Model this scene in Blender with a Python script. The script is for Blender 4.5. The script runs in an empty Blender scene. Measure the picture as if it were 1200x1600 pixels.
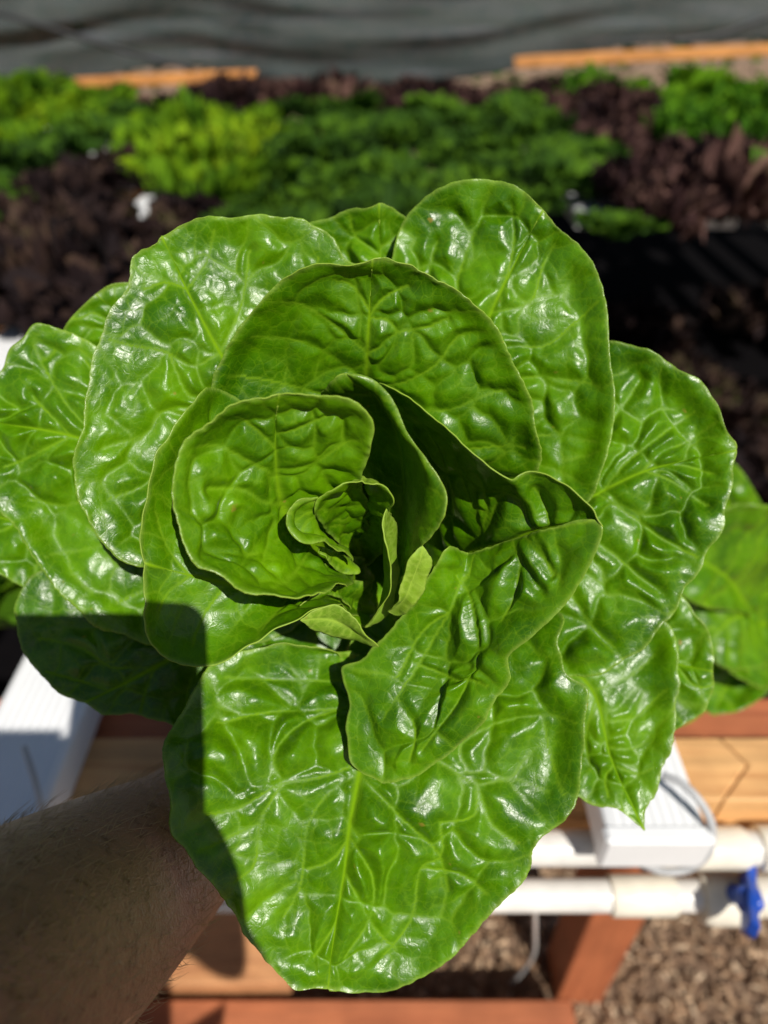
import bpy, math, random
import numpy as np
from mathutils import Vector, Matrix, noise as mnoise

rng = np.random.default_rng(7)
random.seed(7)
C = bpy.context.scene.collection
sc = bpy.context.scene

# ------------------------------------------------------------------ camera
F = 1100.0                      # focal length in photo pixels (1200 x 1600)
PITCH = math.radians(38.0)      # camera looks this far below the horizon
CAMP = np.array([0.0, 0.0, 1.6])
RT = np.array([1.0, 0, 0])
FW = np.array([0, math.cos(PITCH), -math.sin(PITCH)])
UP = np.array([0, math.sin(PITCH), math.cos(PITCH)])

cam = bpy.data.cameras.new('camera')
camo = bpy.data.objects.new('camera', cam); C.objects.link(camo)
camo.location = CAMP
camo.rotation_euler = (math.radians(90) - PITCH, 0, 0)
cam.sensor_fit = 'VERTICAL'; cam.sensor_height = 36.0
cam.lens = F / 1600 * 36.0
cam.clip_start = 0.01; cam.clip_end = 500
cam.dof.use_dof = True
cam.dof.focus_distance = 0.345
cam.dof.aperture_fstop = cam.lens / 6.3
sc.camera = camo

# ------------------------------------------------------------------ sky and sun
Ld = RT * -338 + UP * -235 + FW * 1100          # the way the sunlight travels
Ld = Ld / np.linalg.norm(Ld)
elev = math.asin(-Ld[2]); az = math.atan2(-Ld[0], -Ld[1])
w = bpy.data.worlds.new('World'); sc.world = w; w.use_nodes = True
nt = w.node_tree
sky = nt.nodes.new('ShaderNodeTexSky'); sky.sky_type = 'NISHITA'; sky.sun_disc = False
sky.sun_elevation = elev; sky.sun_rotation = az
nt.links.new(sky.outputs[0], nt.nodes['Background'].inputs[0])
nt.nodes['Background'].inputs[1].default_value = 0.052
sun = bpy.data.lights.new('sun', 'SUN'); sun.energy = 5.0; sun.angle = math.radians(0.5)
sun.color = (1.0, 0.95, 0.87)
suno = bpy.data.objects.new('sun', sun); C.objects.link(suno)
suno.rotation_euler = Vector(Ld).to_track_quat('-Z', 'Y').to_euler()
sc.view_settings.view_transform = 'Standard'
sc.view_settings.look = 'None'
sc.view_settings.exposure = 0.08
sc.view_settings.gamma = 1.0
sc.render.engine = 'CYCLES'
sc.cycles.max_bounces = 8
sc.cycles.transparent_max_bounces = 12

# ------------------------------------------------------------------ helpers
def tag(o, label=None, cat=None, group=None, kind=None):
    if label: o['label'] = label
    if cat: o['category'] = cat
    if group: o['group'] = group
    if kind: o['kind'] = kind
    return o

def empty(name, loc, label, cat, group=None):
    o = bpy.data.objects.new(name, None); C.objects.link(o)
    o.location = loc; o.empty_display_size = 0.05
    return tag(o, label, cat, group)

def P3(x, y, d):
    """photo pixel + distance along the view axis (m) -> world"""
    x = np.asarray(x, float); y = np.asarray(y, float); d = np.asarray(d, float)
    return (CAMP + RT * ((x - 600) / F * d)[..., None] - UP * ((y - 800) / F * d)[..., None] + FW * d[..., None])

def mesh_obj(name, V, faces, mats, parent=None, smooth=True, origin=None, mi=None):
    V = np.asarray(V, float)
    o0 = np.zeros(3)
    if parent is not None: o0 = np.array(parent.matrix_world.translation) if False else np.array(parent.location)
    if parent is not None and parent.parent is not None: o0 = o0 + np.array(parent.parent.location)
    if origin is not None and parent is None: o0 = np.array(origin, float)
    me = bpy.data.meshes.new(name)
    me.from_pydata([tuple(v) for v in (V - o0)], [], [tuple(int(i) for i in f) for f in faces])
    if not isinstance(mats, (list, tuple)): mats = [mats]
    for m in mats: me.materials.append(m)
    me.polygons.foreach_set('use_smooth', [smooth] * len(me.polygons))
    if mi is not None: me.polygons.foreach_set('material_index', mi)
    me.update()
    o = bpy.data.objects.new(name, me); C.objects.link(o)
    if parent is not None: o.parent = parent
    elif origin is not None: o.location = origin
    return o

class MB:
    def __init__(s): s.v = []; s.f = []
    def box(s, c, size, rot=None, bev=0.0):
        c = np.array(c, float); h = np.array(size, float) / 2
        R = np.array(rot) if rot is not None else np.eye(3)
        b = min(bev, h.min() * 0.45)
        n = len(s.v)
        if b <= 0:
            for dx, dy, dz in [(-1,-1,-1),(1,-1,-1),(1,1,-1),(-1,1,-1),(-1,-1,1),(1,-1,1),(1,1,1),(-1,1,1)]:
                s.v.append(c + R @ (np.array([dx, dy, dz]) * h))
            for f in [(0,3,2,1),(4,5,6,7),(0,1,5,4),(1,2,6,5),(2,3,7,6),(3,0,4,7)]: s.f.append([n + i for i in f])
            return
        # bevelled: three verts at each corner
        idx = {}
        for sx in (-1, 1):
            for sy in (-1, 1):
                for sz in (-1, 1):
                    sg = np.array([sx, sy, sz])
                    for a in range(3):
                        q = sg * (h - b); q[a] = sg[a] * h[a]
                        idx[(sx, sy, sz, a)] = len(s.v); s.v.append(c + R @ q)
        ax = [(0, 1, 2), (1, 2, 0), (2, 0, 1)]
        def key(d, a): return (d[0], d[1], d[2], a)
        for a, b1, c1 in ax:
            for sg in (-1, 1):
                q = []
                for u, v in [(-1,-1),(1,-1),(1,1),(-1,1)]:
                    d = [0, 0, 0]; d[a] = sg; d[b1] = u; d[c1] = v
                    q.append(idx[key(d, a)])
                s.f.append(q if sg > 0 else q[::-1])
        for a, b1, c1 in ax:          # edge strips along axis c1 between faces a and b1
            for sa in (-1, 1):
                for sb in (-1, 1):
                    d0 = [0,0,0]; d0[a] = sa; d0[b1] = sb; d0[c1] = -1
                    d1 = list(d0); d1[c1] = 1
                    q = [idx[key(d0, a)], idx[key(d0, b1)], idx[key(d1, b1)], idx[key(d1, a)]]
                    s.f.append(q if sa * sb > 0 else q[::-1])
        for sx in (-1, 1):
            for sy in (-1, 1):
                for sz in (-1, 1):
                    q = [idx[(sx, sy, sz, a)] for a in range(3)]
                    s.f.append(q if sx * sy * sz > 0 else q[::-1])
    def tube(s, pts, r, n=16, caps=True):
        pts = np.array(pts, float); k = len(pts)
        rr = np.broadcast_to(np.asarray(r, float), (k,)) if np.ndim(r) < 1 else np.asarray(r, float)
        T = np.gradient(pts, axis=0); T /= np.linalg.norm(T, axis=1)[:, None] + 1e-12
        a = np.array([0, 0, 1.0]) if abs(T[0][2]) < 0.9 else np.array([1.0, 0, 0])
        N = np.cross(T[0], a); N /= np.linalg.norm(N)
        b0 = len(s.v)
        for i in range(k):
            N = N - T[i] * (N @ T[i]); N /= np.linalg.norm(N); B = np.cross(T[i], N)
            for j in range(n):
                an = 2 * math.pi * j / n
                s.v.append(pts[i] + (N * math.cos(an) + B * math.sin(an)) * rr[i])
        for i in range(k - 1):
            for j in range(n):
                j2 = (j + 1) % n
                s.f.append([b0 + i*n + j, b0 + i*n + j2, b0 + (i+1)*n + j2, b0 + (i+1)*n + j])
        if caps:
            s.f.append([b0 + j for j in range(n)][::-1]); s.f.append([b0 + (k-1)*n + j for j in range(n)])
    def build(s, name, mat, parent=None, smooth=False, origin=None):
        if origin is None and parent is None: origin = np.mean(np.array(s.v), axis=0)
        o = mesh_obj(name, s.v, s.f, mat, parent, smooth, origin)
        return o

def smooth_by_angle(o, ang=35):
    o.data.polygons.foreach_set('use_smooth', [True] * len(o.data.polygons))
    me = o.data
    try: me.set_sharp_from_angle(angle=math.radians(ang))
    except Exception: pass

# ------------------------------------------------------------------ materials
def mat(name):
    m = bpy.data.materials.new(name); m.use_nodes = True
    n = m.node_tree.nodes; l = m.node_tree.links
    return m, n, l, n['Principled BSDF'], n['Material Output']

def ramp(n, stops):
    r = n.new('ShaderNodeValToRGB'); e = r.color_ramp.elements
    while len(e) < len(stops): e.new(0.5)
    for el, (p, c) in zip(e, stops):
        el.position = p; el.color = (*c, 1) if len(c) == 3 else c
    return r

def noise_node(n, l, scale, detail=4, rough=0.55, coord='Object', dist=0.0, vec=None):
    t = n.new('ShaderNodeTexNoise'); t.inputs['Scale'].default_value = scale
    t.inputs['Detail'].default_value = detail; t.inputs['Roughness'].default_value = rough
    t.inputs['Distortion'].default_value = dist
    if vec is None:
        tc = n.new('ShaderNodeTexCoord'); vec = tc.outputs[coord]
    l.new(vec, t.inputs['Vector'])
    return t

def math_node(n, l, op, a, b=None, c=None, clamp=False):
    m = n.new('ShaderNodeMath'); m.operation = op; m.use_clamp = clamp
    for i, v in enumerate([a, b, c]):
        if v is None: continue
        if isinstance(v, (int, float)): m.inputs[i].default_value = v
        else: l.new(v, m.inputs[i])
    return m.outputs[0]

def mixc(n, l, f, a, b, mode='MIX'):
    m = n.new('ShaderNodeMix'); m.data_type = 'RGBA'; m.blend_type = mode
    if isinstance(f, (int, float)): m.inputs['Factor'].default_value = f
    else: l.new(f, m.inputs['Factor'])
    for k, v in (('A', a), ('B', b)):
        s = [q for q in m.inputs if q.name == k and q.type == 'RGBA'][0]
        if isinstance(v, (tuple, list)): s.default_value = (*v, 1)
        else: l.new(v, s)
    return [q for q in m.outputs if q.type == 'RGBA'][0]

def leaf_material(name, col, col2, veincol, rough=0.33, trans=0.3, spec=0.5, under=False):
    m, n, l, bs, out = mat(name)
    av = n.new('ShaderNodeAttribute'); av.attribute_name = 'vein'
    ar = n.new('ShaderNodeAttribute'); ar.attribute_name = 'rim'
    ac = n.new('ShaderNodeAttribute'); ac.attribute_name = 'tint'
    tc = n.new('ShaderNodeTexCoord')
    big = noise_node(n, l, 26, 3, vec=tc.outputs['Object'])
    bgr = ramp(n, [(0.33, (0, 0, 0)), (0.67, (1, 1, 1))]); l.new(big.outputs['Fac'], bgr.inputs[0]); c = mixc(n, l, bgr.outputs[0], col, col2)
    # mottling of young/old tissue
    mot = noise_node(n, l, 160, 4, vec=tc.outputs['Object'])
    mr = ramp(n, [(0.35, (0.86, 0.88, 0.85)), (0.65, (1.12, 1.1, 1.1))]); l.new(mot.outputs['Fac'], mr.inputs[0])
    c = mixc(n, l, 1.0, c, mr.outputs[0], 'MULTIPLY')
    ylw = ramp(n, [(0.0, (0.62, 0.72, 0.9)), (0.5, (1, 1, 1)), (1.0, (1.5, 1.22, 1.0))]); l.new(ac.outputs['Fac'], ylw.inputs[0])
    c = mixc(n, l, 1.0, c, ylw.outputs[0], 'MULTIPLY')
    # warp for organic veins
    wn = noise_node(n, l, 70, 2, vec=tc.outputs['Object'])
    sub = n.new('ShaderNodeVectorMath'); sub.operation = 'SUBTRACT'; l.new(wn.outputs['Color'], sub.inputs[0]); sub.inputs[1].default_value = (.5, .5, .5)
    scl = n.new('ShaderNodeVectorMath'); scl.operation = 'SCALE'; l.new(sub.outputs[0], scl.inputs[0]); scl.inputs['Scale'].default_value = 0.006
    add = n.new('ShaderNodeVectorMath'); add.operation = 'ADD'; l.new(scl.outputs[0], add.inputs[0]); l.new(tc.outputs['Object'], add.inputs[1])
    def vor(scale):
        v = n.new('ShaderNodeTexVoronoi'); v.feature = 'DISTANCE_TO_EDGE'; v.inputs['Scale'].default_value = scale
        l.new(add.outputs[0], v.inputs['Vector']); return v.outputs['Distance']
    v1 = vor(210); v2 = vor(620)
    f1 = math_node(n, l, 'SUBTRACT', 1.0, math_node(n, l, 'DIVIDE', v1, 0.05, clamp=True), clamp=True)
    f2 = math_node(n, l, 'SUBTRACT', 1.0, math_node(n, l, 'DIVIDE', v2, 0.10, clamp=True), clamp=True)
    fine = math_node(n, l, 'ADD', math_node(n, l, 'MULTIPLY', f1, 0.26), math_node(n, l, 'MULTIPLY', f2, 0.10))
    c = mixc(n, l, fine, c, veincol)
    c = mixc(n, l, math_node(n, l, 'MULTIPLY', av.outputs['Fac'], 0.85), c, veincol)
    rimc = (0.42, 0.56, 0.10)
    c = mixc(n, l, math_node(n, l, 'MULTIPLY', ar.outputs['Fac'], 0.4), c, rimc)
    # rare brown specks
    sp = noise_node(n, l, 95, 2, vec=tc.outputs['Object']); spr = ramp(n, [(0.735, (0, 0, 0)), (0.78, (1, 1, 1))]); l.new(sp.outputs['Fac'], spr.inputs[0])
    c = mixc(n, l, math_node(n, l, 'MULTIPLY', spr.outputs[0], 0.55), c, (0.35, 0.22, 0.04))
    l.new(c, bs.inputs['Base Color'])
    rr = noise_node(n, l, 55, 3, vec=tc.outputs['Object'])
    l.new(math_node(n, l, 'ADD', math_node(n, l, 'ADD', rough - 0.09, math_node(n, l, 'MULTIPLY', av.outputs['Fac'], 0.6)), math_node(n, l, 'MULTIPLY', rr.outputs['Fac'], 0.2), clamp=True), bs.inputs['Roughness'])
    l.new(math_node(n, l, 'MULTIPLY', spec, math_node(n, l, 'SUBTRACT', 1.0, math_node(n, l, 'MULTIPLY', av.outputs['Fac'], 0.8), clamp=True)), bs.inputs['Specular IOR Level'])
    bs.inputs['Specular IOR Level'].default_value = spec
    # bump: fine tissue domes + wrinkles
    dome1 = math_node(n, l, 'POWER', math_node(n, l, 'DIVIDE', v1, 0.5, clamp=True), 0.6)
    dome2 = math_node(n, l, 'POWER', math_node(n, l, 'DIVIDE', v2, 0.5, clamp=True), 0.7)
    wr = noise_node(n, l, 260, 5, 0.6, vec=add.outputs[0], dist=0.4)
    h = math_node(n, l, 'ADD', math_node(n, l, 'MULTIPLY', dome1, 0.55), math_node(n, l, 'ADD', math_node(n, l, 'MULTIPLY', dome2, 0.2), math_node(n, l, 'MULTIPLY', wr.outputs['Fac'], 0.7)))
    if under: h = math_node(n, l, 'MULTIPLY', h, -1.0)
    bp = n.new('ShaderNodeBump'); bp.inputs['Strength'].default_value = 0.6; bp.inputs['Distance'].default_value = 0.00032
    l.new(h, bp.inputs['Height']); l.new(bp.outputs[0], bs.inputs['Normal'])
    tr = n.new('ShaderNodeBsdfTranslucent'); l.new(mixc(n, l, 1.0, c, (1.5, 1.5, 0.6), 'MULTIPLY'), tr.inputs['Color']); l.new(bp.outputs[0], tr.inputs['Normal'])
    mx = n.new('ShaderNodeMixShader'); mx.inputs[0].default_value = trans
    l.new(bs.outputs[0], mx.inputs[1]); l.new(tr.outputs[0], mx.inputs[2]); l.new(mx.outputs[0], out.inputs['Surface'])
    return m

M_leaf = leaf_material('leaf_upper', (0.033, 0.124, 0.0004), (0.102, 0.268, 0.0005), (0.19, 0.36, 0.003), rough=0.29, trans=0.22, spec=0.45)
M_leaf_under = leaf_material('leaf_underside', (0.13, 0.27, 0.008), (0.18, 0.34, 0.012), (0.34, 0.50, 0.06), rough=0.5, trans=0.2, under=True)
def simple(name, col, rough=0.5, bump=None, var=0.0, vscale=20, spec=0.5, metallic=0.0, trans=0.0):
    m, n, l, bs, out = mat(name)
    bs.inputs['Roughness'].default_value = rough; bs.inputs['Specular IOR Level'].default_value = spec
    bs.inputs['Metallic'].default_value = metallic
    if var > 0:
        t = noise_node(n, l, vscale, 5)
        r = ramp(n, [(0.3, tuple(x * (1 - var) for x in col)), (0.7, tuple(min(1, x * (1 + var)) for x in col))])
        l.new(t.outputs['Fac'], r.inputs[0]); l.new(r.outputs[0], bs.inputs['Base Color'])
    else: bs.inputs['Base Color'].default_value = (*col, 1)
    if bump:
        t = noise_node(n, l, bump[0], 6); b = n.new('ShaderNodeBump'); b.inputs['Distance'].default_value = bump[1]
        l.new(t.outputs['Fac'], b.inputs['Height']); l.new(b.outputs[0], bs.inputs['Normal'])
    if trans > 0:
        tr = n.new('ShaderNodeBsdfTranslucent'); tr.inputs['Color'].default_value = (*[min(1, x * 1.3) for x in col], 1)
        mx = n.new('ShaderNodeMixShader'); mx.inputs[0].default_value = trans
        l.new(bs.outputs[0], mx.inputs[1]); l.new(tr.outputs[0], mx.inputs[2]); l.new(mx.outputs[0], out.inputs['Surface'])
    return m
M_rim = simple('leaf_margin', (0.34, 0.50, 0.05), 0.5, trans=0.3)

def wood_material(name, c1, c2, axis=0, scale=1.0):
    m, n, l, bs, out = mat(name)
    tc = n.new('ShaderNodeTexCoord'); mp = n.new('ShaderNodeMapping')
    s = [28.0, 28.0, 28.0]; s[axis] = 1.6
    mp.inputs['Scale'].default_value = [x * scale for x in s]
    l.new(tc.outputs['Object'], mp.inputs['Vector'])
    t = noise_node(n, l, 1.6, 6, 0.6, vec=mp.outputs[0], dist=1.2)
    r = ramp(n, [(0.25, c1), (0.5, c2), (0.62, tuple(x * 0.8 for x in c2)), (0.8, tuple(min(1, x * 1.15) for x in c2))])
    l.new(t.outputs['Fac'], r.inputs[0])
    k = noise_node(n, l, 9, 3); kr = ramp(n, [(0.3, (0.75, 0.72, 0.7)), (0.6, (1.05, 1.05, 1.05))]); l.new(k.outputs['Fac'], kr.inputs[0])
    l.new(mixc(n, l, 1.0, r.outputs[0], kr.outputs[0], 'MULTIPLY'), bs.inputs['Base Color'])
    bs.inputs['Roughness'].default_value = 0.65
    b = n.new('ShaderNodeBump'); b.inputs['Distance'].default_value = 0.002; l.new(t.outputs['Fac'], b.inputs['Height']); l.new(b.outputs[0], bs.inputs['Normal'])
    return m
M_wood = wood_material('cedar_board', (0.46, 0.19, 0.06), (0.74, 0.42, 0.17), 0)
M_wood_y = wood_material('weathered_beam', (0.30, 0.10, 0.02), (0.70, 0.30, 0.08), 0, 0.35)
M_wood_mid = wood_material('bare_rail', (0.34, 0.13, 0.05), (0.58, 0.28, 0.12), 0)
M_wood_red = wood_material('stained_post', (0.22, 0.055, 0.02), (0.40, 0.12, 0.045), 2)
M_wood_redx = wood_material('stained_rail', (0.26, 0.065, 0.025), (0.44, 0.14, 0.055), 0)
M_white = simple('white_pvc_channel', (0.78, 0.79, 0.80), 0.35, var=0.04, vscale=12)
M_pvc = simple('pvc_pipe', (0.70, 0.68, 0.64), 0.3, var=0.14, vscale=22)
M_pvc2 = simple('pvc_fitting', (0.74, 0.69, 0.58), 0.35, var=0.10, vscale=30)
M_blue = simple('blue_plastic', (0.012, 0.07, 0.42), 0.35, spec=0.6, var=0.1)
M_grey = simple('grey_tube', (0.42, 0.43, 0.44), 0.4, var=0.1)
M_dark = simple('black_rubber', (0.02, 0.02, 0.022), 0.5)
M_mulch, n_, l_, b_, o_ = mat('wood_chip_mulch')
t1 = noise_node(n_, l_, 60, 8, 0.7); r1 = ramp(n_, [(0.3, (0.13, 0.075, 0.045)), (0.5, (0.30, 0.19, 0.12)), (0.7, (0.50, 0.36, 0.24))])
l_.new(t1.outputs['Fac'], r1.inputs[0]); l_.new(r1.outputs[0], b_.inputs['Base Color']); b_.inputs['Roughness'].default_value = 0.9
bb = n_.new('ShaderNodeBump'); bb.inputs['Distance'].default_value = 0.02; l_.new(t1.outputs['Fac'], bb.inputs['Height']); l_.new(bb.outputs[0], b_.inputs['Normal'])
M_chip, n_, l_, b_, o_ = mat('wood_chip')
g = n_.new('ShaderNodeNewGeometry'); r1 = ramp(n_, [(0.0, (0.16, 0.09, 0.05)), (0.4, (0.34, 0.21, 0.12)), (0.8, (0.55, 0.39, 0.25)), (1.0, (0.68, 0.53, 0.37))])
l_.new(g.outputs['Random Per Island'], r1.inputs[0]); l_.new(r1.outputs[0], b_.inputs['Base Color']); b_.inputs['Roughness'].default_value = 0.85

# ------------------------------------------------------------------ setting
def sheet(name, x0, x1, y0, y1, z, m, kind='structure'):
    o = mesh_obj(name, [(x0, y0, z), (x1, y0, z), (x1, y1, z), (x0, y1, z)], [(0, 1, 2, 3)], m, smooth=False)
    o['kind'] = kind; return o
sheet('ground', -150, 150, -100, 250, 0.0, M_mulch)
M_gap_shade = simple('painted_gap_shade', (0.0035, 0.003, 0.0035), 1.0, spec=0.05, bump=(300, 0.001), var=0.3, vscale=40)  # near-black colour stands in for the shade in the dark gap
sheet('gap_shade_sheet', -9, 9, 0.95, 7.5, 0.004, M_gap_shade)  # added sheet over the ground, shade put into its colour

# loose wood chips
def chips(name, n, x0, x1, y0, y1):
    V = []; Fc = []
    for i in range(n):
        x = rng.uniform(x0, x1); y = rng.uniform(y0, y1)
        L = rng.uniform(0.005, 0.024); W = L * rng.uniform(0.10, 0.38); H = rng.uniform(0.0008, 0.003)
        R = np.array(Matrix.Rotation(rng.uniform(0, 6.28), 3, 'Z') @ Matrix.Rotation(rng.normal(0, 0.4), 3, 'X') @ Matrix.Rotation(rng.normal(0, 0.3), 3, 'Y'))
        b = len(V)
        for dx, dy, dz in [(-1,-.7,-1),(1,-1,-1),(.8,1,-1),(-1,.8,-1),(-1,-.7,1),(1,-1,1),(.8,1,1),(-1,.8,1)]:
            V.append(R @ (np.array([dx * L, dy * W, dz * H]) / 1.0) * 0.6 + (x, y, 0.006 + rng.uniform(0, 0.012)))
        for f in [(0,3,2,1),(4,5,6,7),(0,1,5,4),(1,2,6,5),(2,3,7,6),(3,0,4,7)]: Fc.append([b + k for k in f])
    o = mesh_obj(name, V, Fc, M_chip, smooth=False); o['kind'] = 'stuff'
    tag(o, 'coarse tan wood chips loose on the ground under the bench', 'wood chips')
chips('wood_chips', 15000, -0.8, 1.25, 0.25, 1.3)

# ------------------------------------------------------------------ bench of channels
CH_Z = 0.90
rows = [-0.41 - 0.23 * k for k in range(12, 0, -1)] + [-0.41, -0.18, 0.05, 0.28, 0.47] + [0.28 + 0.23 * k for k in range(2, 12)]
bench = empty('growing_bench', (0, 0.46, 0), 'long cedar bench frame carrying the white growing channels', 'bench')
def beam(mb_spec, name, m, parent):
    b = MB(); b.box(*mb_spec[0:2], bev=0.003); return b.build(name, m, parent)
# front beam in two boards meeting at a skew joint
def board_poly(name, pts, z0, z1, m, parent):
    k = len(pts); V = [(x, y, z0) for x, y in pts] + [(x, y, z1) for x, y in pts]
    Fc = [list(range(k))[::-1], list(range(k, 2 * k))] + [[i, (i + 1) % k, (i + 1) % k + k, i + k] for i in range(k)]
    o = mesh_obj(name, V, Fc, m, parent, smooth=False)
    bv = o.modifiers.new('bevel', 'BEVEL'); bv.width = 0.002; bv.segments = 1
    return o
board_poly('front_beam', [(-3.2, 0.43), (0.385, 0.43), (0.432, 0.475), (0.412, 0.512), (-3.2, 0.512)], 0.775, 0.848, M_wood, bench)
board_poly('front_beam', [(0.387, 0.43), (3.2, 0.43), (3.2, 0.512), (0.414, 0.512), (0.434, 0.475)], 0.775, 0.848, M_wood, bench)
beam(((0, 0.552, 0.79), (6.4, 0.07, 0.075)), 'inner_beam', M_wood_redx, bench)
for y, xe in ((1.9, 0.60), (3.4, 0.60), (4.8, 3.2)):
    beam((((xe - 3.2) / 2, y, 0.80), (xe + 3.2, 0.075, 0.085)), 'cross_beam', M_wood, bench)
for x in (-2.6, -1.1, 0.377, 1.9):
    beam(((x, 0.535, 0.376), (0.09, 0.09, 0.75)), 'leg', M_wood_red, bench)
for x in (-3.1, -1.1, 3.1):
    beam(((x, 4.7, 0.376), (0.09, 0.09, 0.75)), 'leg', M_wood_red, bench)
beam(((-0.39, 0.424, 0.075), (1.46, 0.075, 0.09)), 'bottom_rail', M_wood_redx, bench)
beam(((-0.66, 0.54, 0.12), (0.98, 0.125, 0.05)), 'bottom_rail', M_wood_mid, bench)

# a channel: ribbed hollow-looking profile with an end cap
def channel_profile(wd, h, ribs=9):
    top = []
    n = ribs * 4
    for i in range(n + 1):
        x = -wd / 2 + 0.006 + (wd - 0.012) * i / n
        z = h + (0.0010 if (i // 2) % 2 else 0.0)
        top.append((x, z))
    return [(-wd / 2, 0.0), (-wd / 2, h - 0.006)] + [(-wd/2 + 0.002, h - 0.002)] + top + [(wd / 2 - 0.002, h - 0.002), (wd / 2, h - 0.006), (wd / 2, 0.0)]
def make_channel(y0, y1):
    pr = channel_profile(0.106, 0.05); k = len(pr)
    V = []; Fc = []
    ys = [y0, y1]
    for y in ys:
        for x, z in pr: V.append((x, y, z))
    for j in range(k):
        Fc.append([j, j + k, (j + 1) % k + k, (j + 1) % k][::-1])
    Fc.append(list(range(k))); Fc.append(list(range(k, 2 * k))[::-1])
    return V, Fc
V, Fc = make_channel(0.0, 4.6)
Vs, Fs = make_channel(0.0, 2.5)
short_me = None
ORD = ['zeroth','first','second','third','fourth','fifth','sixth','seventh','eighth','ninth','tenth','eleventh','twelfth','thirteenth','fourteenth','fifteenth','sixteenth','seventeenth','eighteenth','nineteenth','twentieth'] + ['%dth' % i for i in range(21, 60)]
ch_src = None; cap_src = None
order = sorted(rows)
for i, x in enumerate(order):
    loc = (x, 0.372, CH_Z - 0.05)
    if abs(x - 0.28) < 0.01: lab = 'white growing channel whose end cap sits above the white pipes beside the grey tube'
    elif abs(x + 0.41) < 0.01: lab = 'wide white growing channel in front at left, half shaded beside the forearm'
    elif abs(x + 0.18) < 0.01: lab = 'white growing channel just behind the forearm, mostly hidden by the held lettuce'
    elif x > 0.3: lab = 'white growing channel, %s to the right of the one beside the grey tube' % ORD[round((x - 0.28) / 0.23)]
    elif x < -0.5: lab = 'white growing channel, %s to the left of the one by the forearm' % ORD[round((-0.41 - x) / 0.23)]
    else: lab = 'white growing channel directly behind the held lettuce head'
    if ch_src is None:
        t = empty('growing_channel', loc, lab, 'growing channel', 'white growing channels on the bench')
        body = mesh_obj('channel_body', np.array(V) + loc, Fc, M_white, t, smooth=False)
        b = MB(); b.box((loc[0], loc[1] - 0.009, loc[2] + 0.0255), (0.112, 0.020, 0.055), bev=0.004)
        cap = b.build('end_cap', M_white, t)
        ch_src = (t, body, cap)
    else:
        t = ch_src[0].copy(); C.objects.link(t); t.location = loc; t['label'] = lab
        for q in ch_src[1:]:
            c = q.copy(); C.objects.link(c); c.parent = t
            if x > 0.6 and q is ch_src[1]:          # the right-hand block starts further back, behind the dark gap
                if short_me is None:
                    short_me = q.data.copy()
                    co = np.array(Vs, float); short_me.vertices.foreach_set('co', co.ravel()); short_me.update()
                c.data = short_me
        if x > 0.6: t.location = (x, 0.372 + 2.25, CH_Z - 0.05)
        elif abs(x - 0.47) < .01: t.location = (x, 0.63, CH_Z - 0.05)

# pipes
def pipe(name, lab, x0, x1, y, z, r, fits, rz=0.0):
    t = empty(name, (x0, y, z), lab, 'pipe', None)
    b = MB(); b.tube([(x0, y, z), (x1, y, z)], r, 32); o = b.build('pipe_run', M_pvc, t); smooth_by_angle(o)
    for (fx, fl, fr) in fits:
        b = MB(); b.tube([(fx - fl/2, y, z), (fx - fl/2 + .003, y, z), (fx + fl/2 - .003, y, z), (fx + fl/2, y, z)], [fr - .0015, fr, fr, fr - .0015], 32)
        o = b.build('coupling', M_pvc2, t); smooth_by_angle(o)
    return t
pipe('drain_pipe', 'upper white drain pipe running under the channel end cap', -1.1, 1.3, 0.397, 0.804, 0.0195, [(0.36, 0.10, 0.0235), (0.455, 0.06, 0.025)])
lower = pipe('supply_pipe', 'lower white pipe carrying the blue valve handle', -0.9, 1.3, 0.372, 0.742, 0.0185, [(0.30, 0.075, 0.0230), (0.372, 0.012, 0.0205), (0.385, 0.03, 0.0225), (0.455, 0.05, 0.0235)])
# pale purple primer marks are skipped; valve
vx = 0.398
vt = empty('pipe_valve', (vx, 0.372, 0.738), 'blue winged valve handle on the lower white pipe', 'valve')
b = MB(); b.tube([(vx - 0.03, 0.372, 0.738), (vx - 0.02, 0.372, 0.738), (vx + 0.02, 0.372, 0.738), (vx + 0.03, 0.372, 0.738)], [0.027, 0.031, 0.031, 0.027], 24); smooth_by_angle(b.build('valve_body', M_pvc2, vt))
b = MB(); b.tube([(vx, 0.366, 0.762), (vx, 0.350, 0.788)], 0.010, 16); smooth_by_angle(b.build('valve_stem', M_blue, vt))
# winged handle: two flaring blades
hd = MB()
for sgn in (-1, 1):
    pts = [(0, -0.010), (0.012, -0.013), (0.034, -0.016), (0.040, -0.004), (0.036, 0.010), (0.018, 0.008), (0, 0.010)]
    k = len(pts); base = len(hd.v)
    ca, sa = math.cos(1.15), math.sin(1.15)
    for th in (-0.008, 0.008):
        for a, bq in pts:
            lx, ly, lz = th * 1.3, sgn * a * 1.35, bq * 1.35 + 0.004
            x = lx * ca * 0.9 + ly * 0.35; y = ly * 0.75 - lx * 0.4; z = lz + ly * -0.25
            hd.v.append(np.array([vx + x, 0.345 + y, 0.794 + z]))
    f0 = list(range(base, base + k)); f1 = list(range(base + k, base + 2 * k))
    hd.f.append(f0[::-1]); hd.f.append(f1)
    for i in range(k): hd.f.append([base + i, base + (i + 1) % k, base + k + (i + 1) % k, base + k + i])
hd.box((vx, 0.345, 0.794), (0.026, 0.026, 0.024), bev=0.005)
ho = hd.build('valve_handle', M_blue, vt)
bv = ho.modifiers.new('bevel', 'BEVEL'); bv.width = 0.002; bv.segments = 2

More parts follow.
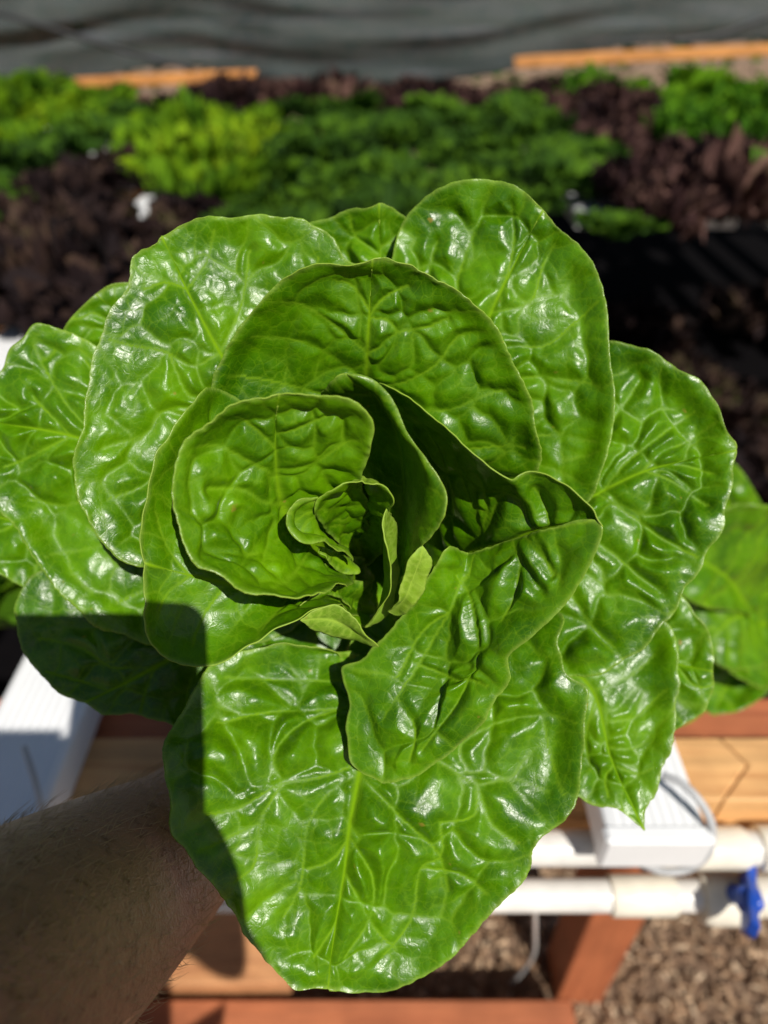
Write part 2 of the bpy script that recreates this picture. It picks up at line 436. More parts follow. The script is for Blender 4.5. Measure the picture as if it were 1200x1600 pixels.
def spline(pts, n=60):
    pts = np.array(pts, float)
    P = np.vstack([2 * pts[0] - pts[1], pts, 2 * pts[-1] - pts[-2]])
    out = []
    m = len(pts) - 1
    per = max(2, int(math.ceil(240 / m)))
    for i in range(m):
        p0, p1, p2, p3 = P[i:i+4]
        # centripetal-ish parameterisation (Barry-Goldman)
        t0 = 0; t1 = t0 + max(1e-9, np.linalg.norm(p1 - p0)) ** 0.5; t2 = t1 + max(1e-9, np.linalg.norm(p2 - p1)) ** 0.5; t3 = t2 + max(1e-9, np.linalg.norm(p3 - p2)) ** 0.5
        t = np.linspace(t1, t2, per, endpoint=False)[:, None]
        A1 = (t1 - t) / (t1 - t0) * p0 + (t - t0) / (t1 - t0) * p1
        A2 = (t2 - t) / (t2 - t1) * p1 + (t - t1) / (t2 - t1) * p2
        A3 = (t3 - t) / (t3 - t2) * p2 + (t - t2) / (t3 - t2) * p3
        B1 = (t2 - t) / (t2 - t0) * A1 + (t - t0) / (t2 - t0) * A2
        B2 = (t3 - t) / (t3 - t1) * A2 + (t - t1) / (t3 - t1) * A3
        out.append((t2 - t) / (t2 - t1) * B1 + (t - t1) / (t2 - t1) * B2)
    out.append(pts[-1:])
    Q = np.vstack(out)
    s = np.concatenate([[0], np.cumsum(np.linalg.norm(np.diff(Q, axis=0), axis=1))]); s /= s[-1]
    u = np.linspace(0, 1, n)
    return np.stack([np.interp(u, s, Q[:, k]) for k in range(Q.shape[1])], axis=1)

def px_path(pts, n=60):
    q = spline([(x, y, d) for x, y, d in pts], n)
    return P3(q[:, 0], q[:, 1], q[:, 2])
# grey feed tube looping over the pipes; it starts on top of the channel
b = MB(); b.tube(px_path([(1035, 1212, .735), (1062, 1222, .725), (1092, 1250, .715), (1112, 1290, .715), (1108, 1330, .73), (1080, 1356, .745), (1040, 1362, .75), (1005, 1350, .76), (985, 1332, .785)]), 0.0042, 14)
tag(b.build('feed_tube', M_grey, smooth=True), 'grey flexible tube looping from the white channel end over the pipes', 'tube')
b = MB(); b.tube(px_path([(38, 1168, .73), (46, 1192, .715), (56, 1225, .705), (64, 1262, .70), (66, 1300, .715)]), 0.0032, 12)
tag(b.build('feed_tube', M_grey, smooth=True), 'thin grey tube dangling over the shaded channel at left', 'tube')
b = MB(); b.tube(px_path([(835, 1400, .93), (836, 1450, 1.05), (834, 1490, 1.2), (815, 1520, 1.33), (790, 1545, 1.42)]), 0.0035, 12)
tag(b.build('drip_line', simple('clear_tube', (0.6, 0.6, 0.58), 0.2), smooth=True), 'thin pale tube trailing down to the mulch beside the red post', 'tube')
b = MB(); b.tube(px_path([(992, 1310, .765), (1002, 1335, .77), (1010, 1350, .775)]), 0.010, 16)
tag(b.build('rubber_plug', M_dark, smooth=True), 'dark rubber plug where the grey tube meets the upper pipe', 'plug')
b = MB(); b.tube([(0.50, 0.46, 0.012), (0.46, 0.62, 0.012), (0.43, 0.80, 0.012)], 0.006, 8)

# ------------------------------------------------------------------ held lettuce
def dist_to_pts(V, Q, W=None, chunk=4000):
    out = np.empty(len(V)); arg = np.empty(len(V), int)
    for i in range(0, len(V), chunk):
        d = ((V[i:i+chunk, None, :] - Q[None]) ** 2).sum(-1)
        a = d.argmin(1); arg[i:i+chunk] = a; out[i:i+chunk] = np.sqrt(d[np.arange(len(a)), a])
    return out, arg

def poisson(V, r, rg, n=4000):
    idx = rg.permutation(len(V))[:n]; keep = []
    K = np.empty((0, 3)); rv = r * np.clip(0.98 + 0.38 * wave(V, 130, rg), .55, 1.5)
    for i in idx:
        if len(keep) == 0 or (((K - V[i]) ** 2).sum(1).min() > rv[i] ** 2):
            keep.append(i); K = V[keep]
    return K

def vor2(V, S, chunk=4000):
    f1 = np.empty(len(V)); f2 = np.empty(len(V)); 
    for i in range(0, len(V), chunk):
        d = ((V[i:i+chunk, None, :] - S[None]) ** 2).sum(-1)
        k = min(2, d.shape[1] - 1)
        p = np.partition(d, k - 0 if k < 2 else 1, axis=1)
        f1[i:i+chunk] = np.sqrt(p[:, 0]); f2[i:i+chunk] = np.sqrt(p[:, 1])
    return f1, f2

def wave(V, freq, rg, k=5):
    """cheap smooth 3-D noise, about -1..1"""
    out = np.zeros(len(V))
    for _ in range(k):
        d = rg.normal(size=3); d /= np.linalg.norm(d); 
        out += np.sin(V @ d * freq * rg.uniform(.6, 1.5) + rg.uniform(0, 6.28))
    return out / math.sqrt(k) / 1.2

def build_leaf(name, spec, parent, seed, mats=None, px=3.2):
    rg = np.random.default_rng(seed)
    B = spec['base']; T = spec['tip']
    L = [B] + spec['left'] + [T]; R = [B] + spec['right'] + [T]; Mi = [B] + spec['mid'] + [T]
    toc = lambda pts: [(x, y, d / 100.0 * 2750) for x, y, d in pts]      # depth scaled to be comparable with pixels
    Ls = spline(toc(L), 400); Rs = spline(toc(R), 400); Ms = spline(toc(Mi), 400)
    plen = lambda Q: np.linalg.norm(np.diff(Q[:, :2], axis=0), axis=1).sum()
    nu = int(np.clip(max(plen(Ls), plen(Rs), plen(Ms)) / px, 24, 330))
    wl = np.linalg.norm((Ls - Ms)[:, :2], axis=1).max(); wr = np.linalg.norm((Rs - Ms)[:, :2], axis=1).max()
    nl = int(np.clip(wl / px, 8, 170)); nr = int(np.clip(wr / px, 8, 170))
    u = np.linspace(0, 1, nu)
    g = lambda Q: np.stack([np.interp(u, np.linspace(0, 1, len(Q)), Q[:, k]) for k in range(3)], 1)
    Lq, Rq, Mq = g(Ls), g(Rs), g(Ms)
    cols = []; ss = []
    for i in range(nl, 0, -1):
        s = i / nl; cols.append(Mq + (Lq - Mq) * s); ss.append(-s)
    for i in range(0, nr + 1):
        s = i / nr; cols.append(Mq + (Rq - Mq) * s); ss.append(s)
    G = np.stack(cols, 1)                      # nu x nv x 3 (px,py,depth)
    ss = np.array(ss); nv = len(ss)
    cup = spec.get('cup', 1.0)                 # cm, cross-section bulge away from the camera
    sh = (np.abs(ss) * (1 - np.abs(ss)) * 4)[None, :] * np.sin(np.pi * np.clip(u, 0, 1))[:, None] ** 0.7
    G[..., 2] += cup / 100 * 2750 * sh
    for _ in range(spec.get('smooth', 26)):    # relax the depth of the inside of the sheet
        D = G[..., 2]
        D[1:-1, 1:-1] = 0.5 * D[1:-1, 1:-1] + 0.125 * (D[:-2, 1:-1] + D[2:, 1:-1] + D[1:-1, :-2] + D[1:-1, 2:])
        for _k in range(2):
            D[1:-1, 1:-1] = 0.4 * D[1:-1, 1:-1] + 0.3 * (D[1:-1, :-2] + D[1:-1, 2:])
    W = P3(G[..., 0], G[..., 1], G[..., 2] / 2750)
    # flatten to vertices with single poles
    def flat(A): return np.vstack([A[0, nv // 2][None], A[1:-1].reshape(-1, A.shape[-1]), A[-1, nv // 2][None]])
    V = flat(W); N = len(V)
    gu = np.gradient(W, axis=0); gv = np.gradient(W, axis=1)
    Nn = np.cross(gu, gv); Nn /= np.linalg.norm(Nn, axis=2)[..., None] + 1e-15
    Nn[0] = Nn[1]; Nn[-1] = Nn[-2]
    # one orientation for the whole sheet, mostly towards the camera
    if (Nn * (W - CAMP)).sum() > 0: Nn = -Nn; orient = -1
    else: orient = 1
    for _ in range(6):
        Nn[:, 1:-1] = Nn[:, 1:-1] * .5 + .25 * (Nn[:, :-2] + Nn[:, 2:]); Nn[1:-1] = Nn[1:-1] * .5 + .25 * (Nn[:-2] + Nn[2:])
    Nn /= np.linalg.norm(Nn, axis=2)[..., None] + 1e-15
    NV = flat(Nn)
    # rim distance
    E = np.vstack([W[:, 0], W[:, -1]])
    E = E[::2]
    rim, _ = dist_to_pts(V, E)
    # domain warp so the network is organic
    warp = np.stack([wave(V, 180, rg), wave(V, 180, rg), wave(V, 180, rg)], 1) * 0.0035 + np.stack([wave(V, 600, rg), wave(V, 600, rg), wave(V, 600, rg)], 1) * 0.0007
    VW = V + warp
    sc_ = spec.get('cell', 1.0)
    # veins
    mid_line = W[:, nl]
    dm, am = dist_to_pts(V, mid_line)
    um = am / (nu - 1)
    sec = []
    ns = spec.get('nsec', 7)
    if 'veins' in spec:
        for pl in spec['veins']:
            q = spline([(x, y) for x, y in pl], 90)
            i0 = [np.argmin((G[..., 0] - a) ** 2 + (G[..., 1] - b) ** 2) for a, b in q]
            sec.append(W.reshape(-1, 3)[i0])
    else:
        for side in (-1, 1):
            nh = nl if side < 0 else nr
            for k in range(ns):
                u0 = 0.12 + 0.8 * (k + 0.5 + rg.uniform(-.25, .25)) / ns
                s = np.linspace(0, 0.93, 110)
                uu = u0 + rg.uniform(0.0, 0.10) * s + 0.025 * np.sin(s * rg.uniform(4, 9) + rg.uniform(0, 6)) * s
                ii = np.clip((uu * (nu - 1)), 1, nu - 2).astype(int)
                jj = (nl + side * s * nh).astype(int)
                sec.append(W[ii, jj])
    dsec = np.full(N, 1.0)
    if sec:
        SQ = np.vstack(sec); dsec, _ = dist_to_pts(V + warp * 0.15, SQ)
    # coarse cells
    S1 = poisson(VW, 0.0265 * sc_, rg); f1, f2 = vor2(VW, S1) if len(S1) > 2 else (np.zeros(N), np.ones(N) * .01)
    e1 = (f2 - f1) * 0.5
    S2 = poisson(VW, 0.0098 * sc_, rg, 6000); g1, g2 = vor2(VW, S2) if len(S2) > 2 else (np.zeros(N), np.ones(N) * .01)
    e2 = (g2 - g1) * 0.5
    dmain = np.minimum(dm if spec.get('midk', 1.0) > .5 else dm + 1, dsec)
    d1 = np.minimum(e1, dmain)
    bull = spec.get('bull', 1.0) * 1.0
    rimf = np.clip((rim - 0.0015) / 0.014, 0, 1); rimf = rimf * rimf * (3 - 2 * rimf)
    dome = lambda e, w_: 1 - np.exp(-(e / w_) ** 1.25)
    amp = 0.82 + 0.65 * wave(V, 70, rg)
    cellh = 0.8 + 0.35 * np.sin(f1 * 0 + (dist_to_pts(VW, S1)[1] * 12.9898)) if len(S1) > 2 else 1.0
    h = 0.0068 * sc_ * np.sin(np.pi / 2 * np.clip(d1 / (0.0098 * sc_), 0, 1)) * np.clip(amp, .2, 1.5) * cellh
    h += 0.0008 * sc_ ** .5 * dome(np.minimum(e2, dmain), 0.0032) * np.clip(0.8 + 0.5 * wave(V, 150, rg), 0.1, 1.6)
    h -= 0.0015 * spec.get('midk', 1.0) * np.exp(-(dm / 0.004) ** 2)
    h += 0.00018 * wave(V, 450, rg) + 0.00005 * wave(V, 1600, rg)
    H = h[1:-1].reshape(nu - 2, nv).copy()
    for _ in range(3):
        H[1:-1, 1:-1] = 0.5 * H[1:-1, 1:-1] + 0.125 * (H[:-2, 1:-1] + H[2:, 1:-1] + H[1:-1, :-2] + H[1:-1, 2:])
    h[1:-1] = H.ravel()
    h *= bull * (0.12 + 0.88 * rimf)
    h -= 0.0042 * bull * rimf
    # ruffled margin
    ruff = spec.get('ruff', 1.0)
    h += ruff * 0.0016 * wave(V, 260, rg) * np.exp(-(rim / 0.014) ** 2) + ruff * 0.0006 * wave(V, 800, rg) * np.exp(-(rim / 0.006) ** 2)
    h += spec.get('und', 1.0) * 0.0032 * wave(V, 75, rg) * rimf
    VD = V + NV * h[:, None]
    # margin teeth: tiny irregular notches within the sheet plane
    cen = V.mean(0); out = V - cen; out /= np.linalg.norm(out, axis=1)[:, None] + 1e-9
    tooth = (wave(V, 1100, rg, 4) * 0.0003 + wave(V, 260, rg, 4) * 0.0013) * np.exp(-(rim / 0.004) ** 2)
    VD = VD + out * tooth[:, None]
    # vein colour mask
    wm = np.interp(um, [0, .5, 1], [0.0055, 0.0023, 0.0007]) * min(1, spec.get('cell', 1) * 1.1)
    vm = spec.get('midk', 1.0) * np.exp(-(dm / wm) ** 2)
    vs = 0.85 * np.exp(-(dsec / 0.00072) ** 2)
    v1 = 0.5 * np.exp(-(e1 / 0.00060) ** 2) * np.clip(0.8 + .5 * wave(V, 120, rg), .2, 1)
    v2 = 0.32 * np.exp(-(e2 / 0.00048) ** 2) * np.clip(0.7 + .6 * wave(V, 140, rg), 0, 1)
    vein = np.clip(np.maximum.reduce([vm, vs, v1, v2, 0.10 * np.exp(-(d1 / 0.0022) ** 2)]), 0, 1)
    # faces
    faces = []
    vid = lambda i, j: 1 + (i - 1) * nv + j
    for j in range(nv - 1): faces.append((0, vid(1, j + 1), vid(1, j)))
    I, J = np.meshgrid(np.arange(1, nu - 2), np.arange(nv - 1), indexing='ij')
    a = 1 + (I - 1) * nv + J; q = np.stack([a, a + 1, a + nv + 1, a + nv], -1).reshape(-1, 4)
    last = N - 1
    tips = [(last, vid(nu - 2, j), vid(nu - 2, j + 1)) for j in range(nv - 1)]
    # face normal of (a, a+1, a+nv+1): gv x gu = -(gu x gv)
    tri0 = np.array(faces); tri1 = np.array(tips)
    if orient == 1: q = q[:, ::-1]; tri0 = tri0[:, ::-1]; tri1 = tri1[:, ::-1]
    if spec.get('underside'): q = q[:, ::-1]; tri0 = tri0[:, ::-1]; tri1 = tri1[:, ::-1]
    me = bpy.data.meshes.new(name)
    o0 = np.array(parent.location)
    me.vertices.add(N); me.vertices.foreach_set('co', (VD - o0).ravel())
    loops = np.concatenate([q.ravel(), tri0.ravel(), tri1.ravel()]).astype(np.int32)
    tot = np.concatenate([np.full(len(q), 4), np.full(len(tri0), 3), np.full(len(tri1), 3)]).astype(np.int32)
    st = np.concatenate([[0], np.cumsum(tot)[:-1]]).astype(np.int32)
    me.loops.add(len(loops)); me.loops.foreach_set('vertex_index', loops)
    me.polygons.add(len(tot)); me.polygons.foreach_set('loop_start', st); me.polygons.foreach_set('loop_total', tot)
    me.polygons.foreach_set('use_smooth', np.ones(len(tot), bool))
    me.update(calc_edges=True); me.validate()
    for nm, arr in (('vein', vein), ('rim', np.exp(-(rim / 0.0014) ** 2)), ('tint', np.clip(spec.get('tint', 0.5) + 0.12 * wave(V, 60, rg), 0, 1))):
        at = me.attributes.new(nm, 'FLOAT', 'POINT'); at.data.foreach_set('value', arr.astype(np.float32))
    for m in (mats or (M_leaf, M_leaf_under, M_rim)): me.materials.append(m)
    o = bpy.data.objects.new(name, me); C.objects.link(o); o.parent = parent
    so = o.modifiers.new('thickness', 'SOLIDIFY'); so.thickness = 0.00055; so.offset = -1
    so.material_offset = 1; so.material_offset_rim = 2
    return o

head_base = P3(600, 890, 0.52)
head = empty('lettuce_head', head_base, 'large glossy green romaine lettuce head held up by the left hand', 'lettuce')
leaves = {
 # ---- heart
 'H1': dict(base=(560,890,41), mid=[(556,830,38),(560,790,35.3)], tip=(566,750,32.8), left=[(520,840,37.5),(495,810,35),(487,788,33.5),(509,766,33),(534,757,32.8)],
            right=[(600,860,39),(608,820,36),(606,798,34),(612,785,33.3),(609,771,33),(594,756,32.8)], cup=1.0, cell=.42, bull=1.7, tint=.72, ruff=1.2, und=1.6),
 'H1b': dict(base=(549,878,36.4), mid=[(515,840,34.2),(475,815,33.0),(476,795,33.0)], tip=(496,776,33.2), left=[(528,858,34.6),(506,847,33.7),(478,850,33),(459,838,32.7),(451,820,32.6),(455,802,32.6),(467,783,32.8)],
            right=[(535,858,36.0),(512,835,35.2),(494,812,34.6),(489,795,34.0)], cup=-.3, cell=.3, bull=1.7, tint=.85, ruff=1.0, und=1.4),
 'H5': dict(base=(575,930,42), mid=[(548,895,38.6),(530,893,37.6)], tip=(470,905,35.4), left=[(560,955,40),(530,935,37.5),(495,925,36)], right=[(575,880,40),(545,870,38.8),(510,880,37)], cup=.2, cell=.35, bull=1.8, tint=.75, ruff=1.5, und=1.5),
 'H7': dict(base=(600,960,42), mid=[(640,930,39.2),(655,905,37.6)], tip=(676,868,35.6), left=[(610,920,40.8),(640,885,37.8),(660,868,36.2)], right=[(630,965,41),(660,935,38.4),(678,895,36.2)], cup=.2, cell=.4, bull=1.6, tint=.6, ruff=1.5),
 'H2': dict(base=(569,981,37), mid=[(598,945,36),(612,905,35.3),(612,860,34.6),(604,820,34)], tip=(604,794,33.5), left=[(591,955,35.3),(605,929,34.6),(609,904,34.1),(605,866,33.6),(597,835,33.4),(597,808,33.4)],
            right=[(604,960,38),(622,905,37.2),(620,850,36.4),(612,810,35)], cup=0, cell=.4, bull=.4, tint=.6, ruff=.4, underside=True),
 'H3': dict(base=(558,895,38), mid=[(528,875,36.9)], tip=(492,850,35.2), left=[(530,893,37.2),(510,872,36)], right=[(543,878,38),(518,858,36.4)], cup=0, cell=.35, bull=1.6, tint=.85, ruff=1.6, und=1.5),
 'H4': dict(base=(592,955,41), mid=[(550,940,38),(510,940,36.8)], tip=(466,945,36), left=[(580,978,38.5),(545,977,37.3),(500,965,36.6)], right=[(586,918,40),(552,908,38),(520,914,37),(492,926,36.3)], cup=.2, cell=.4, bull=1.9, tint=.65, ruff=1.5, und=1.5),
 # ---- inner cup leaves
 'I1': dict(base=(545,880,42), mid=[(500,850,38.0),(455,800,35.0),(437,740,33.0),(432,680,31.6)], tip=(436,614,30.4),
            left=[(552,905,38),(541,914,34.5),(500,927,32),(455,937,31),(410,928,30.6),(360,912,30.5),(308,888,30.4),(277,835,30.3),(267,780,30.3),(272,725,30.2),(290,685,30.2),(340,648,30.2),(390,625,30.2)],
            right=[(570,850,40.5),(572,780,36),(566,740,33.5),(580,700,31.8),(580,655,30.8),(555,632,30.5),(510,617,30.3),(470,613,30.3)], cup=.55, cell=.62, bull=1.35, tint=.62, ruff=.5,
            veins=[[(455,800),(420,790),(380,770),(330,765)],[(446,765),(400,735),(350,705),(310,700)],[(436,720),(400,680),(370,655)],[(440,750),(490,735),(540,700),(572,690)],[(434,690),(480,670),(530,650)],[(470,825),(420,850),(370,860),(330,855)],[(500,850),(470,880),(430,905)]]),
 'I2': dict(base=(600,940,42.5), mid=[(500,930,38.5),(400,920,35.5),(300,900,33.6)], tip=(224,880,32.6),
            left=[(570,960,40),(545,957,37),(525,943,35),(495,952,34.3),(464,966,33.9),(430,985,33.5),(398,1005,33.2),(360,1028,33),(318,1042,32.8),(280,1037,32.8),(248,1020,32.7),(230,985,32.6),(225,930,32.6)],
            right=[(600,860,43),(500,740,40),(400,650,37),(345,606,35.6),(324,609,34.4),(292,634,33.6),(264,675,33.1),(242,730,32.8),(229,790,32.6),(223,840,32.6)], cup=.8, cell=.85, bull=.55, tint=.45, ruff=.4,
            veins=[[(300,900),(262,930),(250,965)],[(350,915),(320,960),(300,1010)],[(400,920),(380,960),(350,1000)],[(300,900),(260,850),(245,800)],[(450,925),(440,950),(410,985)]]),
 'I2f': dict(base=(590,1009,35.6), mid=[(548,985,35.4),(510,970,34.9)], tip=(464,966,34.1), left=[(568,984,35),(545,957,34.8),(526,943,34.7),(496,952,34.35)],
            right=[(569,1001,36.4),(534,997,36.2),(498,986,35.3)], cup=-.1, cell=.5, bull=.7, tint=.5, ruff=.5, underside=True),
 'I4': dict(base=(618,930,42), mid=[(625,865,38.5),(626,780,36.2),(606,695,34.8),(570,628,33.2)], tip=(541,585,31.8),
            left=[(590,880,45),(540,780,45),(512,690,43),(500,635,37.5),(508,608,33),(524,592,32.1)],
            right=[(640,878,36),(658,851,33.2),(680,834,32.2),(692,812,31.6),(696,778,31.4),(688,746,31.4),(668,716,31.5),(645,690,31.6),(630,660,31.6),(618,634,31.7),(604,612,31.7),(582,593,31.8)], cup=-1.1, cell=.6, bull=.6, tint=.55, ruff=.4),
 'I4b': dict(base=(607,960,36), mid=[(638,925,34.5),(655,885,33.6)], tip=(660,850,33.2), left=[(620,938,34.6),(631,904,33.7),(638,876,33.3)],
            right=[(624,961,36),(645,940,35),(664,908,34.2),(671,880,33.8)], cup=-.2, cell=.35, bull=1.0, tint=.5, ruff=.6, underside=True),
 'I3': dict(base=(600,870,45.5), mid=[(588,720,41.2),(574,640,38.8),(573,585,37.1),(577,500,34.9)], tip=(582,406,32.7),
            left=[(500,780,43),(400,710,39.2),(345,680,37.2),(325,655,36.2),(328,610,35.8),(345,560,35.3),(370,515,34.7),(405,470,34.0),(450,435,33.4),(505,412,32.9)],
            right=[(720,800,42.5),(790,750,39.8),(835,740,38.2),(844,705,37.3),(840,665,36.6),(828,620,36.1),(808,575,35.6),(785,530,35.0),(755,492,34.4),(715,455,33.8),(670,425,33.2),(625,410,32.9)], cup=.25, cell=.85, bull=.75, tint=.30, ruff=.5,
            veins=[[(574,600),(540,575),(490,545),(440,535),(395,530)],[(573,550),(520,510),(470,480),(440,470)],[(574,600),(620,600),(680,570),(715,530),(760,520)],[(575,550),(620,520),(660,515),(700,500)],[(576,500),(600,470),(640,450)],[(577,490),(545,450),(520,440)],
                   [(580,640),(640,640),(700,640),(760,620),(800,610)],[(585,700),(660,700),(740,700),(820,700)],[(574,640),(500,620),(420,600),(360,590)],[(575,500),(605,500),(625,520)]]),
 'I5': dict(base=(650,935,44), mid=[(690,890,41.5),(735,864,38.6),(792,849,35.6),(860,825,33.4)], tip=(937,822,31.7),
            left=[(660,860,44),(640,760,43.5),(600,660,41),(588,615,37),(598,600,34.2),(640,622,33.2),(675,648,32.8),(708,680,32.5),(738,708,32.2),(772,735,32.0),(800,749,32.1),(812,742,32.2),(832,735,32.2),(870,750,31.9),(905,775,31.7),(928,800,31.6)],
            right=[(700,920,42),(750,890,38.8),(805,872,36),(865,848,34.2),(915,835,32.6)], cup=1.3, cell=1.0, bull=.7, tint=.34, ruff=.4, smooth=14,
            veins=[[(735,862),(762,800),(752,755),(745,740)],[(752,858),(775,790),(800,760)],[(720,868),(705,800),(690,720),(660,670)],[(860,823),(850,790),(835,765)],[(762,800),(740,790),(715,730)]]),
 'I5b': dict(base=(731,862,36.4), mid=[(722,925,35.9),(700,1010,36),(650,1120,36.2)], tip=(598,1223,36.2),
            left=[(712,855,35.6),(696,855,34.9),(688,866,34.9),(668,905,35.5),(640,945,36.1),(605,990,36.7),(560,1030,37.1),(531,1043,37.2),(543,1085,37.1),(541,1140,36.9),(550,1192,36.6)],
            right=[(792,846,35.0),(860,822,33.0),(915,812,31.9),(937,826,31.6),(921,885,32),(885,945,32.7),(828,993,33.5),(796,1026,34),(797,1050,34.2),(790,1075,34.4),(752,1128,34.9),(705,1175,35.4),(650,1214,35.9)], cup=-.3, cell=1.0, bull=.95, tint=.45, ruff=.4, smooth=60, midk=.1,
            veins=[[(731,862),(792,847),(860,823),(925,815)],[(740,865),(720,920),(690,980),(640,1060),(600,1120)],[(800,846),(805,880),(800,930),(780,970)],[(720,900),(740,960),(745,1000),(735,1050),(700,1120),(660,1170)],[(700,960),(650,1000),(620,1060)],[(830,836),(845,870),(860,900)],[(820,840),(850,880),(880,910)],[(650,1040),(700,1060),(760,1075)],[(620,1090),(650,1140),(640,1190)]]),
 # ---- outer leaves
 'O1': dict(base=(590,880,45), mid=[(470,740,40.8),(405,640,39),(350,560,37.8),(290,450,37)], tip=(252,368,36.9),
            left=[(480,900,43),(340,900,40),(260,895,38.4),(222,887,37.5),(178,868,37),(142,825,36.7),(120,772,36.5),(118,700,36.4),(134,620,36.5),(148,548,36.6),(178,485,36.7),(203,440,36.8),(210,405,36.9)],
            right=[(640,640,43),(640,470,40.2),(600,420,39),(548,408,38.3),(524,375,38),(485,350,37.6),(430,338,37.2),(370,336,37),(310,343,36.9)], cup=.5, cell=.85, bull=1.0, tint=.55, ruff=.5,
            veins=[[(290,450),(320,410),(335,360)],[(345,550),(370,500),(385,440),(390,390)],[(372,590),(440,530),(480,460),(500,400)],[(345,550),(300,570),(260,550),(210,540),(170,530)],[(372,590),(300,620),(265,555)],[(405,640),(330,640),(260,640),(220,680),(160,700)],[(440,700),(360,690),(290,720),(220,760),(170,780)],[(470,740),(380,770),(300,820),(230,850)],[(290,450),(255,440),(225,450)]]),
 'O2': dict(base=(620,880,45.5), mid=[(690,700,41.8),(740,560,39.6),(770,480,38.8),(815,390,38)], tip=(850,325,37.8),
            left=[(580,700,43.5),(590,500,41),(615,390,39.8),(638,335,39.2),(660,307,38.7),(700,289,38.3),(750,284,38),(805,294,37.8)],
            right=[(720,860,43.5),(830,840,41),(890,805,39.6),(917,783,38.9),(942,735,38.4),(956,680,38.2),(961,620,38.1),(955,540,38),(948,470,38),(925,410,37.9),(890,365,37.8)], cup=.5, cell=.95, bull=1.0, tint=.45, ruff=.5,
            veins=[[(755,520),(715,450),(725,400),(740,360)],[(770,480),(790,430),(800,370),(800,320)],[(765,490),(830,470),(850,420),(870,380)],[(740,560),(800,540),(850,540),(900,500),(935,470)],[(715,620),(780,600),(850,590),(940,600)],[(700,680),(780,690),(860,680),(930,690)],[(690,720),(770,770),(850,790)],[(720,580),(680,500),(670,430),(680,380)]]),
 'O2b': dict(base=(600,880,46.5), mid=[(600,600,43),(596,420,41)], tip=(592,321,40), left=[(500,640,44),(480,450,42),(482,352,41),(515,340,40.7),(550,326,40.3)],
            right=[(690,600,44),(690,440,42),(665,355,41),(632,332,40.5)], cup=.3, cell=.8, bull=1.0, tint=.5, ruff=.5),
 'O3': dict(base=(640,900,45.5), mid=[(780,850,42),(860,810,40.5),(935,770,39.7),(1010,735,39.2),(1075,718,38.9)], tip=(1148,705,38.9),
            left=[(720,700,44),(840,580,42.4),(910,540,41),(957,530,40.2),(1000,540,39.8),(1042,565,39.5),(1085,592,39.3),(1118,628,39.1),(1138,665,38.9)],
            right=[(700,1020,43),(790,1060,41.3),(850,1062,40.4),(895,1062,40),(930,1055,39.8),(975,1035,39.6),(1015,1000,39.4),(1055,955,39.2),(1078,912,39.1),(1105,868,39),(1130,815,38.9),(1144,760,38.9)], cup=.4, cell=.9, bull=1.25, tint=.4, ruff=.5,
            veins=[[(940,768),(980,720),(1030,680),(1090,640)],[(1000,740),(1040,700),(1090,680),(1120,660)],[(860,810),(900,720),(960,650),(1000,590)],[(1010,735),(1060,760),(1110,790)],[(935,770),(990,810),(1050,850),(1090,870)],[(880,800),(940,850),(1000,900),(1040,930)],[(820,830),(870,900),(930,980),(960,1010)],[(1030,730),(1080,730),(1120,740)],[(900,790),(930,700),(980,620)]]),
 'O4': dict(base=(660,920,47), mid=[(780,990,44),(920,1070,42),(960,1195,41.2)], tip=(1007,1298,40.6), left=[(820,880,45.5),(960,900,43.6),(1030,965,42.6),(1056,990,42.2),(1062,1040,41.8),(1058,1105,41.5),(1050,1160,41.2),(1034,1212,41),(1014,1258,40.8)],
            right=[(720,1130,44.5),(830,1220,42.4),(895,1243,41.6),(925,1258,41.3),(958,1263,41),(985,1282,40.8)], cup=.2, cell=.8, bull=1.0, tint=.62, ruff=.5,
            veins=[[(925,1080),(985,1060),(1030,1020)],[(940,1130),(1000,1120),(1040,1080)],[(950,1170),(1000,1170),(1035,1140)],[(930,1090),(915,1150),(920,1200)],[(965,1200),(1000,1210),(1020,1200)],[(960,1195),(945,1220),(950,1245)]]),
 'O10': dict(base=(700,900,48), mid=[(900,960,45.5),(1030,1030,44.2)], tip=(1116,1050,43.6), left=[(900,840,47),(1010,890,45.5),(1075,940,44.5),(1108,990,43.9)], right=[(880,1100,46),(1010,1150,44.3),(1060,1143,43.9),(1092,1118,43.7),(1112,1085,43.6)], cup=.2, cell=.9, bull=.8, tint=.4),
 'O5': dict(base=(620,930,45.5), mid=[(600,1030,41.2),(580,1120,38.7),(562,1210,37.6),(547,1300,36.9),(541,1370,36.6),(526,1450,36.5)], tip=(512,1547,36.6),
            left=[(560,975,43.5),(535,1040,41),(528,1020,40),(480,1010,39.8),(425,1006,39.4),(375,1018,38.9),(330,1042,38.3),(302,1078,37.6),(280,1125,36.9),(252,1176,35.8),(260,1240,35.3),(268,1300,35.0),(300,1345,35.0),(338,1383,35.3),(370,1440,35.9),(418,1505,36.2),(466,1540,36.4)],
            right=[(760,930,43),(850,945,40.4),(884,965,39),(872,1010,38.4),(886,1048,38),(917,1078,37.6),(912,1140,37.4),(909,1200,37.3),(888,1270,37.2),(842,1320,37.2),(826,1368,37.1),(768,1422,37.1),(700,1500,37.1),(640,1536,37.1),(570,1552,37.1)], cup=.5, cell=1.05, bull=1.05, tint=.5, ruff=.5,
